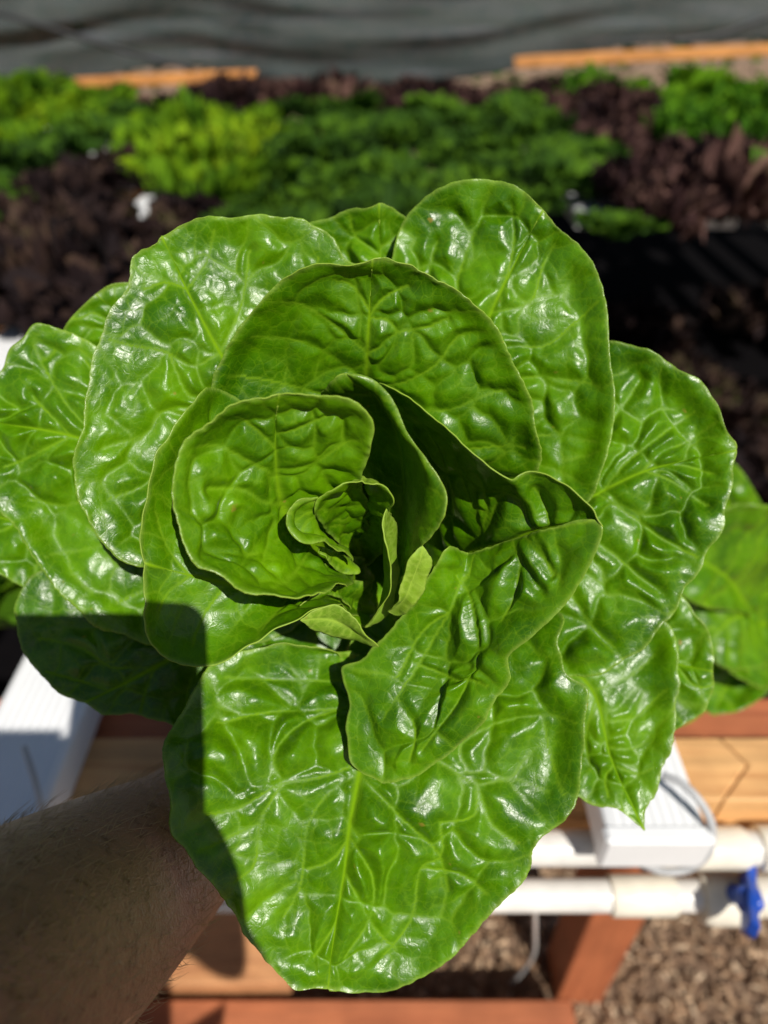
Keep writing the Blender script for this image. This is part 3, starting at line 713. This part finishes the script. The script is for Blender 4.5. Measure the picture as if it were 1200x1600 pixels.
            veins=[[(562,1210),(510,1245),(480,1300),(468,1400),(445,1440)],[(566,1190),(500,1215),(440,1225),(370,1265),(325,1275)],[(440,1225),(428,1180),(470,1130),(530,1105)],[(440,1225),(405,1290),(398,1360),(370,1380)],[(548,1310),(520,1350),(480,1370)],[(562,1210),(600,1250),(640,1290),(688,1340),(700,1400)],[(575,1150),(650,1170),(700,1200),(745,1225),(800,1220),(860,1240)],[(688,1285),(740,1275),(745,1225)],[(688,1285),(690,1340),(660,1360),(650,1420),(640,1450),(600,1500)],[(660,1360),(720,1370),(760,1400)],
                   [(745,1225),(720,1170),(760,1140),(850,1120),(900,1130)],[(548,1310),(585,1380),(580,1440),(540,1500)],[(541,1370),(590,1460),(620,1490)],[(526,1450),(490,1500)],[(745,1225),(770,1290),(810,1320)],[(850,1120),(860,1180),(880,1240)],[(590,1090),(530,1105),(430,1110),(340,1130)],[(595,1060),(500,1060),(420,1060),(350,1060)],[(405,1290),(340,1320),(310,1330)]]),
 'O6': dict(base=(560,910,46), mid=[(400,840,42.6),(250,730,40.8),(110,680,39.9)], tip=(-35,655,39.6), left=[(420,1000,43.6),(300,1020,42),(225,1004,41.1),(165,985,40.7),(112,942,40.3),(55,885,40),(28,832,39.8),(-5,795,39.7),(-35,730,39.6)],
            right=[(420,650,43.8),(250,560,41.8),(160,545,40.9),(132,530,40.5),(98,514,40.2),(62,505,40),(30,528,39.8),(2,572,39.7),(-25,610,39.6)], cup=.3, cell=.9, bull=1.1, tint=.42, ruff=.5,
            veins=[[(250,730),(180,640),(130,560)],[(180,700),(110,640),(60,560)],[(110,680),(50,620)],[(110,680),(50,710),(0,730)],[(250,730),(170,760),(100,790),(40,780)],[(330,780),(220,830),(130,860),(70,870)],[(400,840),(280,900),(180,940)],[(100,515),(60,520),(55,545),(70,560),(85,545)]]),
 'O7': dict(base=(520,800,46.5), mid=[(330,620,44),(220,520,42.8)], tip=(152,462,42), left=[(280,640,44),(120,570,42.8),(98,525,42.4),(120,487,42.1)], right=[(400,500,44.5),(260,440,43),(205,442,42.4),(180,449,42.1)], cup=.2, cell=.8, bull=.7, tint=.5),
 'O8': dict(base=(580,930,46.5), mid=[(420,980,43.8),(290,1020,42.4),(190,1070,41.6)], tip=(128,1100,41.3), left=[(400,900,45),(120,880,42.6),(50,900,42.1),(28,930,41.9),(22,972,41.7),(42,1028,41.5),(80,1072,41.3)],
            right=[(480,1130,44),(360,1170,42.5),(290,1160,41.8),(268,1134,41.6),(215,1120,41.5),(165,1113,41.3)], cup=.2, cell=.95, bull=.55, tint=.32, ruff=.4,
            veins=[[(290,1020),(240,1050),(220,1115)],[(230,1045),(170,1040),(120,1010),(60,1000)],[(330,1005),(300,1060),(290,1120)],[(330,1005),(240,970),(140,950)],[(170,1080),(110,1060),(70,1050)]]),
 'O9': dict(base=(500,890,47.5), mid=[(250,850,45),(60,820,44)], tip=(-60,800,43.8), left=[(260,1000,45.6),(80,950,44.4),(36,918,44.1),(0,895,43.9),(-40,850,43.8)], right=[(260,740,45.6),(90,740,44.4),(10,745,44),(-40,765,43.8)], cup=.2, cell=.8, bull=.9, tint=.45),
}
lab_leaf = {'O5': 'broad bottom leaf hanging lowest, half of its left edge shaded', 'I1': 'cupped yellow green leaf left of the heart', 'I3': 'dark upright leaf above the heart', 'H1': 'small pleated heart leaf',
            'O8': 'dark shaded leaf at lower left', 'O3': 'blistered leaf spreading to the right', 'I2f': 'pale folded underside of a leaf', 'O4': 'pointed paler leaf at lower right'}
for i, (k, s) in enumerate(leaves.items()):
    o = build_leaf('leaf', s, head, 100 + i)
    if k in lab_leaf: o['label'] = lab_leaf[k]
# stem core
b = MB(); b.tube([P3(600, 890, .455), P3(600, 890, .47), P3(600, 890, .50), P3(600, 875, .62)], [0.012, 0.020, 0.024, 0.020], 24)
b.build('stem', simple('stem_flesh', (0.45, 0.58, 0.25), 0.45, var=0.1), head, smooth=True)

# second romaine plant growing in the channel at right
rp = empty('romaine_plant', (0.47, 0.66, 0.90), 'green romaine plant growing at the right edge beside the held head', 'lettuce')
rl = [
 dict(base=(1210,1010,84), mid=[(1180,920,74),(1130,880,70)], tip=(1085,862,68), left=[(1190,960,76),(1130,950,70),(1095,935,68.5),(1072,905,68)], right=[(1260,880,76),(1250,800,70),(1190,787,68),(1140,800,68),(1105,828,68)], cup=.5, bull=1.2, cell=1.6, tint=.45),
 dict(base=(1260,960,86), mid=[(1200,990,80),(1150,985,76)], tip=(1066,952,73), left=[(1200,940,80),(1120,930,75),(1085,935,73.5)], right=[(1230,1070,80),(1185,1062,75),(1140,1030,73.5),(1095,990,73)], cup=.5, bull=1.2, cell=1.6, tint=.45),
 dict(base=(1230,1000,88), mid=[(1180,1050,83),(1155,1085,81)], tip=(1140,1118,80), left=[(1150,1010,83),(1105,1040,80.5),(1105,1090,80)], right=[(1240,1060,83),(1215,1090,81),(1180,1110,80)], cup=.3, bull=1.2, cell=1.6, tint=.5),
 dict(base=(1240,980,90), mid=[(1190,850,82),(1155,760,78)], tip=(1150,705,77), left=[(1140,900,84),(1105,820,80),(1110,750,78)], right=[(1250,850,83),(1210,780,79),(1178,730,77.5)], cup=.5, bull=1.2, cell=1.6, tint=.35),
 dict(base=(1260,1000,84), mid=[(1290,900,76),(1300,850,74)], tip=(1310,780,73), left=[(1230,900,78),(1240,830,75),(1260,790,73.5)], right=[(1340,960,79),(1370,880,75),(1350,810,73.5)], cup=.5, bull=1.2, cell=1.6, tint=.45),
]
rl += [
 dict(base=(1230,1000,90), mid=[(1120,960,82),(1060,900,79)], tip=(1020,850,78), left=[(1160,880,83),(1100,830,80),(1050,820,78.5)], right=[(1150,1040,84),(1070,1000,80.5),(1020,940,78.8)], cup=.3, bull=1.2, cell=1.6, tint=.6),
 dict(base=(1230,1000,92), mid=[(1090,1040,86),(1060,1080,84)], tip=(1045,1130,83.5), left=[(1110,980,87),(1030,1020,85),(1010,1090,84)], right=[(1160,1080,87),(1120,1115,85),(1085,1135,84)], cup=.3, bull=1.2, cell=1.6, tint=.65),
 dict(base=(1240,990,82), mid=[(1200,960,77),(1180,965,75)], tip=(1120,1015,73.5), left=[(1180,900,77),(1120,920,74.5),(1095,965,73.5)], right=[(1230,1030,78),(1200,1045,76),(1160,1045,74.2)], cup=.3, bull=1.2, cell=1.6, tint=.62),
]
for s in rl:
    s['tint'] += .12
    for k_ in ('base', 'tip'): s[k_] = (s[k_][0] - 24,) + s[k_][1:]
    for k_ in ('mid', 'left', 'right'): s[k_] = [(q[0] - 24,) + q[1:] for q in s[k_]]
for i, s in enumerate(rl): build_leaf('leaf', s, rp, 300 + i, px=5)

# ------------------------------------------------------------------ far lettuces
def small_lettuce(name, kind, seed):
    """rosette of ruffled leaves about 0.27 m across, base at the origin"""
    rg = np.random.default_rng(seed)
    V = []; Fc = []
    nL = 34 if kind == 'frilly' else 26
    for i in range(nL):
        az_ = i * 2.399963 + rg.uniform(-.2, .2)
        age = (i + 0.5) / nL                          # 0 outer .. 1 inner
        Ln = (0.155 - 0.085 * age) * rg.uniform(.85, 1.1)
        lean = math.radians(18 + 62 * age + rg.uniform(-6, 6))
        wd = Ln * (0.42 if kind == 'frilly' else 0.40)
        nu_, nv_ = 9, 9
        b0 = len(V)
        fr = rg.uniform(3, 5); ph = rg.uniform(0, 6)
        ca, sa = math.cos(az_), math.sin(az_)
        for a in range(nu_):
            u_ = a / (nu_ - 1)
            r = Ln * u_; el = lean * (1 - 0.75 * u_ * (1 - age * .4))
            # integrate approx
            cx = 0.012 + r * math.cos(lean * (1 - .38 * u_)); cz = 0.01 + r * math.sin(lean * (1 - .38 * u_)) 
            wv = wd * math.sin(math.pi * min(1, 0.12 + 0.80 * u_) ** 1.1) ** 0.7 + 0.003
            for q in range(nv_):
                v_ = -1 + 2 * q / (nv_ - 1)
                ry = wv * v_
                amp_ = (0.016 if kind == 'frilly' else 0.007) * (abs(v_) ** 1.5 + u_ ** 3) * (0.3 + u_)
                rz = cz + abs(v_) ** 2 * wv * 0.45 + amp_ * math.sin(fr * 2 * v_ + 9 * u_ + ph) + rg.normal(0, 0.0022)
                rx = cx + amp_ * 0.8 * math.cos(fr * 2.3 * v_ + 7 * u_ + ph * 1.3) + rg.normal(0, 0.0018)
                ry += rg.normal(0, 0.0018)
                V.append((rx * ca - ry * sa, rx * sa + ry * ca, rz))
        for a in range(nu_ - 1):
            for q in range(nv_ - 1):
                p = b0 + a * nv_ + q; Fc.append((p, p + 1, p + nv_ + 1, p + nv_))
    return V, Fc
def bg_mat(name, stops, vein, rough=0.8, trans=0.2):
    m, n, l, bs, out = mat(name)
    g = n.new('ShaderNodeNewGeometry'); r = ramp(n, stops)
    t = noise_node(n, l, 30, 3)
    oi = n.new('ShaderNodeObjectInfo')
    f = math_node(n, l, 'ADD', math_node(n, l, 'MULTIPLY', g.outputs['Random Per Island'], 0.4), math_node(n, l, 'ADD', math_node(n, l, 'MULTIPLY', t.outputs['Fac'], 0.35), math_node(n, l, 'MULTIPLY', oi.outputs['Random'], 0.25)))
    l.new(f, r.inputs[0]); l.new(r.outputs[0], bs.inputs['Base Color']); bs.inputs['Roughness'].default_value = rough; bs.inputs['Specular IOR Level'].default_value = 0.2
    tr = n.new('ShaderNodeBsdfTranslucent'); l.new(r.outputs[0], tr.inputs['Color'])
    mx = n.new('ShaderNodeMixShader'); mx.inputs[0].default_value = trans
    l.new(bs.outputs[0], mx.inputs[1]); l.new(tr.outputs[0], mx.inputs[2]); l.new(mx.outputs[0], out.inputs['Surface'])
    return m
kinds = {
 'red': (bg_mat('red_leaf', [(0.25, (0.014, 0.006, 0.007)), (0.45, (0.035, 0.014, 0.014)), (0.7, (0.17, 0.090, 0.070)), (0.85, (0.05, 0.06, 0.012))], None), 'frilly'),
 'maroon': (bg_mat('maroon_leaf', [(0.3, (0.008, 0.004, 0.005)), (0.5, (0.022, 0.011, 0.010)), (0.65, (0.070, 0.040, 0.028)), (0.85, (0.05, 0.075, 0.010))], None), 'frilly'),
 'lime': (bg_mat('lime_leaf', [(0.3, (0.05, 0.13, 0.002)), (0.55, (0.13, 0.26, 0.003)), (0.8, (0.29, 0.42, 0.006))], None), 'frilly'),
 'green': (bg_mat('green_leaf', [(0.25, (0.010, 0.032, 0.002)), (0.5, (0.025, 0.072, 0.003)), (0.8, (0.095, 0.205, 0.006))], None), 'broad'),
 'mid': (bg_mat('mid_leaf', [(0.25, (0.022, 0.080, 0.002)), (0.5, (0.060, 0.180, 0.003)), (0.8, (0.17, 0.34, 0.005))], None), 'frilly'),
}
meshes = {}
for k, (m, kd) in kinds.items():
    meshes[k] = []
    for s in range(3):
        V_, F_ = small_lettuce(k, kd, 50 + s * 7 + len(k))
        me = bpy.data.meshes.new(k + '_lettuce'); me.from_pydata(V_, [], F_); me.materials.append(m)
        me.polygons.foreach_set('use_smooth', [True] * len(me.polygons)); meshes[k].append(me)
names = {'maroon': 'red_lettuce', 'red': 'red_lettuce', 'lime': 'lime_lettuce', 'green': 'green_lettuce', 'mid': 'frilly_green_lettuce'}
def row_kind(x, y):
    if y > 4.45: return 'red' if -1.5 < x < 1.15 else ('lime' if x < 0 else 'mid')
    if x < -1.75 or (x < -1.4 and y > 3.4): return 'lime'
    if x < -1.15: return 'green'
    if x < -0.95: return 'maroon'
    if x < -0.50: return 'lime' if y > 2.6 else 'maroon'
    if x < 0.78: return 'green'
    if x < 1.24: return 'red'
    return 'mid'
LOOK = {'maroon': 'blackish red frilly', 'red': 'dark red frilly', 'lime': 'lime green frilly', 'green': 'broad dark green', 'mid': 'frilly mid green'}
placed = {}
cnt = 0
for x in order:
    y = 0.95 + rng.uniform(0, .26)
    while y < 5.02:
        xx = x + rng.normal(0, 0.022); yy = y + rng.normal(0, 0.035)
        # in view?
        rel = np.array([xx, yy, 0.95]) - CAMP
        d = rel @ FW; pxx = 600 + F * (rel @ RT) / d; pyy = 800 - F * (rel @ UP) / d
        y += 0.262
        if not (-110 < pxx < 1310 and pyy < 1000): continue
        dark_gap = (0.40 < xx < 1.15 and yy < 2.25) or (xx >= 1.15 and yy < 2.2)
        head_hidden = 260 < pxx < 900 and pyy > 560
        if head_hidden or (dark_gap and rng.uniform() < 1.0): continue
        gap_white = (abs(x + 1.10) < 0.02 and rng.uniform() < 0.45 or abs(x + 1.33) < 0.02 and rng.uniform() < 0.12) and yy < 4.2
        if gap_white or rng.uniform() < (0.16 if xx < -0.6 else 0.07): continue
        k = row_kind(xx, yy)
        blk = ('back band' if yy > 4.45 else {'maroon': 'left red strip', 'red': 'right red strip', 'lime': 'far left patch' if xx < -1.2 else 'bright lime patch',
               'green': 'left green block' if xx < -0.8 else 'middle green block', 'mid': 'upper right block'}[k])
        o = bpy.data.objects.new(names[k], meshes[k][rng.integers(3)]); C.objects.link(o)
        o.location = (xx, yy, 0.902); o.rotation_euler = (0, 0, rng.uniform(0, 6.28))
        s = rng.uniform(.72, 1.5); o.scale = (s, s, s * rng.uniform(.8, 1.5)); o.rotation_euler = (rng.normal(0, .16), rng.normal(0, .16), rng.uniform(0, 6.28))
        o['category'] = 'lettuce'; o['group'] = '%s lettuces in the %s' % (LOOK[k], blk)
        placed.setdefault((blk, k), {}).setdefault(x, []).append((yy, o))
        cnt += 1
o = bpy.data.objects.new('lime_lettuce', meshes['lime'][0]); C.objects.link(o); o.location = (-0.575, 0.715, 0.905); o.rotation_euler = (0, 0, 1)
tag(o, 'single lime green lettuce peeking out at the left edge beside the held head', 'lettuce')
for (blk, k), rws in placed.items():
    if blk == 'back band':
        al = sorted([(o.location.x, yy, o) for r in rws.values() for yy, o in r], key=lambda q: q[0])
        for i, (_, _, o) in enumerate(al): o['label'] = '%s lettuce in the back band under the cloth, %s from the left' % (LOOK[k], ORD[i + 1])
    else:
        for ri, x in enumerate(sorted(rws)):
            for i, (_, o) in enumerate(sorted(rws[x], key=lambda q: q[0])):
                o['label'] = '%s lettuce in the %s row of the %s, %s from front' % (LOOK[k], ORD[ri + 1], blk, ORD[i + 1])
fl = []
for i in range(16):
    o = bpy.data.objects.new('red_lettuce', meshes['maroon'][i % 3]); C.objects.link(o)
    xx = rng.uniform(1.15, 3.2); yy = rng.uniform(2.0, 4.2); o.location = (xx, yy, 0.006); o.rotation_euler = (0, 0, rng.uniform(0, 6.28)); q = rng.uniform(1.3, 2.2); o.scale = (q, q, q)
    o['category'] = 'lettuce'; o['group'] = 'dim red lettuces on the dark floor at right'; fl.append((yy, o))
for i, (_, o) in enumerate(sorted(fl, key=lambda q: q[0])): o['label'] = 'dim red lettuce on the dark floor at right, %s from front' % ORD[i + 1]
print('bg lettuces', cnt)

# ------------------------------------------------------------------ shade cloth, far beam
M_cloth, n_, l_, b_, o_ = mat('shade_cloth')
tc = n_.new('ShaderNodeTexCoord'); mp = n_.new('ShaderNodeMapping'); mp.inputs['Scale'].default_value = (1.0, 1.0, 30.0); l_.new(tc.outputs['Object'], mp.inputs['Vector'])
tn = noise_node(n_, l_, 1.3, 5, vec=mp.outputs[0]); rr = ramp(n_, [(0.3, (0.016, 0.030, 0.023)), (0.55, (0.042, 0.054, 0.054)), (0.75, (0.09, 0.095, 0.115))])
l_.new(tn.outputs['Fac'], rr.inputs[0]); l_.new(rr.outputs[0], b_.inputs['Base Color']); b_.inputs['Roughness'].default_value = 0.75
tp = n_.new('ShaderNodeBsdfTransparent'); mx = n_.new('ShaderNodeMixShader'); mx.inputs[0].default_value = 0.22
l_.new(b_.outputs[0], mx.inputs[1]); l_.new(tp.outputs[0], mx.inputs[2]); l_.new(mx.outputs[0], o_.inputs['Surface'])
def row_pt(px_, py_, Y):
    dirv = RT * (px_ - 600) / F - UP * (py_ - 800) / F + FW
    return CAMP + dirv * (Y / dirv[1])
edge = [(-150, 156), (0, 150), (110, 132), (220, 108), (300, 104), (370, 116), (450, 128), (540, 132), (640, 130), (760, 118), (860, 94), (980, 72), (1100, 68), (1220, 62), (1400, 58)]
eq = spline([(a, b) for a, b in edge], 160)
nz = 46
V = []; 
for i in range(160):
    for j in range(nz):
        t = j / (nz - 1)
        px_ = eq[i, 0]; py_ = eq[i, 1] - t * 330
        # sagging horizontal folds: the sheet leans back towards its top
        tt = min(1, t * 6)
        sm_ = lambda a, c: (lambda q: q * q * (3 - 2 * q))(min(1, max(0, (px_ - a) / (c - a))))
        Y = 5.05 + 0.20 * (sm_(20, 130) * (1 - sm_(330, 440)) + sm_(760, 880)) + 0.12 * t + tt * (0.045 * math.sin(13 * t + px_ / 300.0) * (0.3 + t) + 0.022 * math.sin(31 * t - px_ / 210.0 + 1.2) + 0.009 * math.sin(57 * t + px_ / 150.0) + 0.012 * math.sin(px_ / 31.0 + t * 5))
        V.append(row_pt(px_, py_, Y))
Fc = [(i * nz + j, (i + 1) * nz + j, (i + 1) * nz + j + 1, i * nz + j + 1) for i in range(159) for j in range(nz - 1)]
o = mesh_obj('shade_cloth', V, Fc, M_cloth, None, True, origin=V[0]); 
sm = o.modifiers.new('thickness', 'SOLIDIFY'); sm.thickness = 0.003
tag(o, 'dark grey green shade cloth sagging across the back above the beds', 'shade cloth')
b = MB()
for k in range(2):
    pts = [row_pt(x, y, 4.7) for x, y in ([(-60, 5), (60, 38), (150, 66), (240, 92), (300, 106)] if k == 0 else [(1260, 8), (1190, 30), (1120, 55), (1050, 66)])]
    b = MB(); b.tube(spline(pts, 30), 0.014, 10)
    tag(b.build('cord', M_dark, smooth=True), 'dark cord slung over the shade cloth at %s' % ('upper left' if k == 0 else 'upper right'), 'cord')
pa = row_pt(-200, 146, 5.15); pb = row_pt(1400, 68, 5.15)
b = MB(); dv = pb - pa; L_ = np.linalg.norm(dv); dv /= L_
Rm = np.stack([dv, np.cross([0, 0, 1.0], dv) / np.linalg.norm(np.cross([0, 0, 1.0], dv)), np.zeros(3)], 1); Rm[:, 2] = np.cross(Rm[:, 0], Rm[:, 1])
b.box((pa + pb) / 2, (L_, 0.07, 0.058), rot=Rm, bev=0.004)
fb = empty('back_frame', ((pa + pb) / 2) * np.array([1, 1, 0]), 'orange cedar beam along the back below the shade cloth', 'frame')
ob = b.build('beam', M_wood_y, fb)
for x in (-3.6, 3.6):
    b = MB(); z1 = 0.95; b.box((x, 5.06, z1 / 2), (0.09, 0.09, z1), bev=0.003); b.build('post', M_wood_red, fb)

# hedge behind the cloth
def hedge():
    V = []; Fc = []
    for i in range(9000):
        x = rng.uniform(-6, 6); z = rng.uniform(0, 2.6); y = 6.6 + rng.uniform(0, 1.0) + 0.3 * math.sin(x * 2.1 + z)
        if z > 2.2 + 0.3 * math.sin(x * 3): continue
        s = rng.uniform(.03, .08); R = np.array(Matrix.Rotation(rng.uniform(0, 6.28), 3, 'Z') @ Matrix.Rotation(rng.uniform(-1.2, 1.2), 3, 'X'))
        b0 = len(V)
        for q in [(-s, 0, 0), (0, -s * .5, .01), (s, 0, 0), (0, s * .5, .01)]: V.append(R @ np.array(q) + (x, y, z))
        Fc.append((b0, b0 + 1, b0 + 2, b0 + 3))
    o = mesh_obj('hedge', V, Fc, kinds['green'][0], None, False, origin=(0, 7, 0))
    tag(o, 'dark leafy hedge glimpsed behind the shade cloth', 'hedge')
hedge()

# ------------------------------------------------------------------ phone (just behind the viewpoint) and the person holding everything
def cs(x, y, f):                      # camera-space metres -> world
    return CAMP + RT * x + UP * y + FW * f
Rc = np.stack([RT, UP, -FW], 1)
ph = empty('mobile_phone', cs(-0.044, -0.048, -0.012), 'black wide folding phone held in the right hand', 'phone')
b = MB(); prof = []
for cx_, cy_, a0 in ((1, 1, 0), (-1, 1, 90), (-1, -1, 180), (1, -1, 270)):
    for q in range(9):
        a = math.radians(a0 + q * 11.25); prof.append((-0.044 + cx_ * (0.0655 - 0.013) + 0.013 * math.cos(a), -0.0565 + cy_ * (0.087 - 0.013) + 0.013 * math.sin(a)))
for f in (-0.008, -0.017):
    for x, y in prof: b.v.append(cs(x, y, f))
k = len(prof); b.f += [list(range(k))[::-1], list(range(k, 2 * k))] + [[i, (i + 1) % k, (i + 1) % k + k, i + k] for i in range(k)]
pb_ = b.build('phone_body', simple('phone_glass', (0.02, 0.02, 0.022), 0.2), ph)
for q, yy in enumerate((-0.0, -0.022)):
    pass

M_skin, n_, l_, b_, o_ = mat('skin')
t1 = noise_node(n_, l_, 9, 4); t2 = noise_node(n_, l_, 170, 4); t3 = noise_node(n_, l_, 700, 2)
r1 = ramp(n_, [(0.3, (0.25, 0.118, 0.066)), (0.7, (0.36, 0.18, 0.108))]); l_.new(t1.outputs['Fac'], r1.inputs[0])
r2 = ramp(n_, [(0.40, (1.12, 1.06, 1.04)), (0.58, (0.95, 0.93, 0.92)), (0.70, (0.60, 0.48, 0.40))]); l_.new(t2.outputs['Fac'], r2.inputs[0])
cc = mixc(n_, l_, 1.0, r1.outputs[0], r2.outputs[0], 'MULTIPLY'); l_.new(cc, b_.inputs['Base Color'])
b_.inputs['Roughness'].default_value = 0.5; b_.inputs['Subsurface Weight'].default_value = 0.08; b_.inputs['Subsurface Radius'].default_value = (0.01, 0.004, 0.002); b_.inputs['Subsurface Scale'].default_value = 0.5
bu = n_.new('ShaderNodeBump'); bu.inputs['Distance'].default_value = 0.0015; bu.inputs['Strength'].default_value = 0.9
l_.new(math_node(n_, l_, 'ADD', t2.outputs['Fac'], math_node(n_, l_, 'MULTIPLY', t3.outputs['Fac'], .6)), bu.inputs['Height']); l_.new(bu.outputs[0], b_.inputs['Normal'])

def skin_obj(name, verts, edges, radii, root, m, levels=2, parent=None, origin=None):
    V = np.array(verts, float); o0 = np.array(parent.location) if parent is not None else np.array(origin)
    me = bpy.data.meshes.new(name); me.from_pydata([tuple(v) for v in V - o0], edges, [])
    me.materials.append(m)
    o = bpy.data.objects.new(name, me); C.objects.link(o)
    if parent is not None: o.parent = parent
    else: o.location = origin
    md = o.modifiers.new('skin', 'SKIN'); md.use_smooth_shade = True
    for i, r in enumerate(radii):
        rr_ = (r, r) if not isinstance(r, tuple) else r
        o.data.skin_vertices[0].data[i].radius = rr_; o.data.skin_vertices[0].data[i].use_root = (i == root)
    ss_ = o.modifiers.new('sub', 'SUBSURF'); ss_.levels = levels; ss_.render_levels = levels
    return o

# joints (world)
pel = np.array([-0.14, -0.42, 0.95])
J = [pel, pel + (0, .02, .14), pel + (0, .02, .30), pel + (0, .03, .44), pel + (0.01, .06, .53),        # 0-4 pelvis..neck
     pel + (0.01, .10, .61), pel + (0.01, .13, .70), pel + (0.01, .12, .79),                               # 5-7 head
     ]
rad = [(.15, .11), (.135, .10), (.15, .105), (.12, .08), .052, .07, .088, .06]
Ed = [(0, 1), (1, 2), (2, 3), (3, 4), (4, 5), (5, 6), (6, 7)]
def addj(p, r, par):
    J.append(np.array(p, float)); rad.append(r); Ed.append((par, len(J) - 1)); return len(J) - 1
# left arm
shL = addj(pel + (-.15, .05, .46), .058, 3)
elp = cs(-0.188, -0.176, 0.165)
ua = addj((J[shL] + elp) / 2, .046, shL)
el = addj(elp, .043, ua)
fa1 = addj(cs(-0.172, -0.190, 0.255), .062, el)
fa2 = addj(cs(-0.156, -0.203, 0.345), .0605, fa1)
fa3 = addj(cs(-0.124, -0.208, 0.460), .046, fa2)
wr = addj(cs(-0.088, -0.168, 0.515), (.033, .031), fa3)
pm = addj(cs(-0.055, -0.106, 0.545), (.036, .020), wr)
grip = cs(0.0, -0.041, 0.51)
for k in range(4):                              # fingers curl round the stem
    z = 0.528 + 0.018 * k
    kx = addj(cs(-0.040, -0.070, z), .0095, pm)
    a1 = addj(cs(-0.036, -0.036, z), .0090, kx)
    a2 = addj(cs(-0.012, -0.010, z), .0085, a1)
    a3 = addj(cs(0.016 - .003 * k, -0.018, z), .0075, a2)
th0 = addj(cs(-0.030, -0.102, 0.526), .012, pm); th1 = addj(cs(0.004, -0.082, 0.520), .0105, th0); th2 = addj(cs(0.028, -0.060, 0.520), .0085, th1)
# right arm to the phone
shR = addj(pel + (.17, .05, .46), .058, 3)
elR = addj((0.13, -0.36, 1.17), .045, shR)
f1 = addj(cs(0.092, -0.265, -0.13), .044, elR)
wR = addj(cs(0.064, -0.202, -0.062), .034, f1)
pR = addj(cs(0.022, -0.164, -0.040), (.046, .030), wR)
for k in range(4):
    y = -0.094 - 0.0195 * k
    q0 = addj(cs(0.005, y - .01, -0.032), .0095, pR); q1 = addj(cs(-0.02, y - .004, -0.024), .009, q0); q2 = addj(cs(-0.066, y - .006, -0.024), .0100, q1)
t0 = addj(cs(0.034, -0.105, -0.024), .012, pR); t1_ = addj(cs(0.020, -0.070, -0.028), .0095, t0)
# legs
for sx in (-1, 1):
    hp = addj(pel + (sx * .09, 0, -.06), .095, 0); kn = addj(pel + (sx * .10, .02, -.46), .062, hp); an = addj(pel + (sx * .10, 0, -.86), .042, kn); ft = addj(pel + (sx * .11, .13, -.915), (.035, .03), an)
per_loc = np.array([pel[0], pel[1], 0.0])
person = skin_obj('person', J, Ed, rad, 0, M_skin, 3, origin=per_loc)
tag(person, 'person with a bare hairy left forearm reaching in to hold the lettuce by its stem', 'person')
# clothes
Mshirt = simple('shirt_cloth', (0.06, 0.07, 0.10), 0.9, bump=(90, 0.002)); Mtrou = simple('trouser_cloth', (0.05, 0.055, 0.07), 0.9, bump=(120, 0.002))
sV = [J[0] + (0, 0, .03), J[1], J[2], J[3], J[3] + (0, .015, .045), J[shL], (J[shL] + J[ua]) / 2, J[shR], J[shR] * .65 + J[elR] * .35]
skin_obj('shirt', sV, [(0, 1), (1, 2), (2, 3), (3, 4), (3, 5), (5, 6), (3, 7), (7, 8)], [(.165, .125), (.15, .115), (.165, .12), (.135, .095), .066, .070, .062, .070, .062], 2, Mshirt, 2, parent=person)
tV = [pel, ]; tE = []; tr_ = [(.165, .125)]
for sx in (-1, 1):
    b0 = len(tV); tV += [pel + (sx * .09, 0, -.06), pel + (sx * .10, .02, -.46), pel + (sx * .10, 0, -.84)]; tE += [(0, b0), (b0, b0 + 1), (b0 + 1, b0 + 2)]; tr_ += [.108, .078, .062]
skin_obj('trousers', tV, tE, tr_, 0, Mtrou, 2, parent=person)
hv = [pel + (0.01, .075, .66), pel + (0.01, .08, .74), pel + (0.01, .10, .80), pel + (0.01, .14, .80)]
skin_obj('hair', hv, [(0, 1), (1, 2), (2, 3)], [.075, .092, .075, .055], 1, simple('hair', (0.06, 0.035, 0.02), 0.6, bump=(200, .004)), 2, parent=person)
# shoes
for sx in (-1, 1):
    skin_obj('shoe', [pel + (sx * .10, -.03, -.905), pel + (sx * .105, .06, -.905), pel + (sx * .11, .15, -.912)], [(0, 1), (1, 2)], [(.045, .042), (.048, .040), (.045, .034)], 1, M_dark, 2, parent=person)

# fine pale hairs on the forearm
hb = MB(); 
axis = np.array([J[el], J[fa1], J[fa2], J[fa3], J[wr]]); arad = np.array([.043, .060, .0585, .045, .032])
for i in range(3200):
    t = rng.uniform(0.25, 3.6); k = int(t); fr = t - k
    c = axis[k] * (1 - fr) + axis[min(k + 1, 4)] * fr; r = arad[k] * (1 - fr) + arad[min(k + 1, 4)] * fr
    T = axis[min(k + 1, 4)] - axis[k]; T /= np.linalg.norm(T)
    a = np.cross(T, [0, 0, 1.0]); a /= np.linalg.norm(a); b2 = np.cross(T, a)
    an = rng.uniform(0, 2 * math.pi); nn = a * math.cos(an) + b2 * math.sin(an)
    side = np.cross(T, nn) * rng.normal(0, .5)
    p0 = c + nn * (r * .90); ln = rng.uniform(.009, .022)
    d0 = nn * .55 + T * .5 + side
    p1 = p0 + d0 * ln * .5; p2 = p1 + (d0 * .6 + T * .5 - nn * .12) * ln * .5
    hb.tube([p0, p1, p2], [0.00016, 0.00012, 0.00004], 3, caps=False)
ah = mesh_obj('arm_hair', np.array(hb.v) , hb.f, simple('arm_hair_strand', (0.42, 0.28, 0.14), 0.4), person, True)
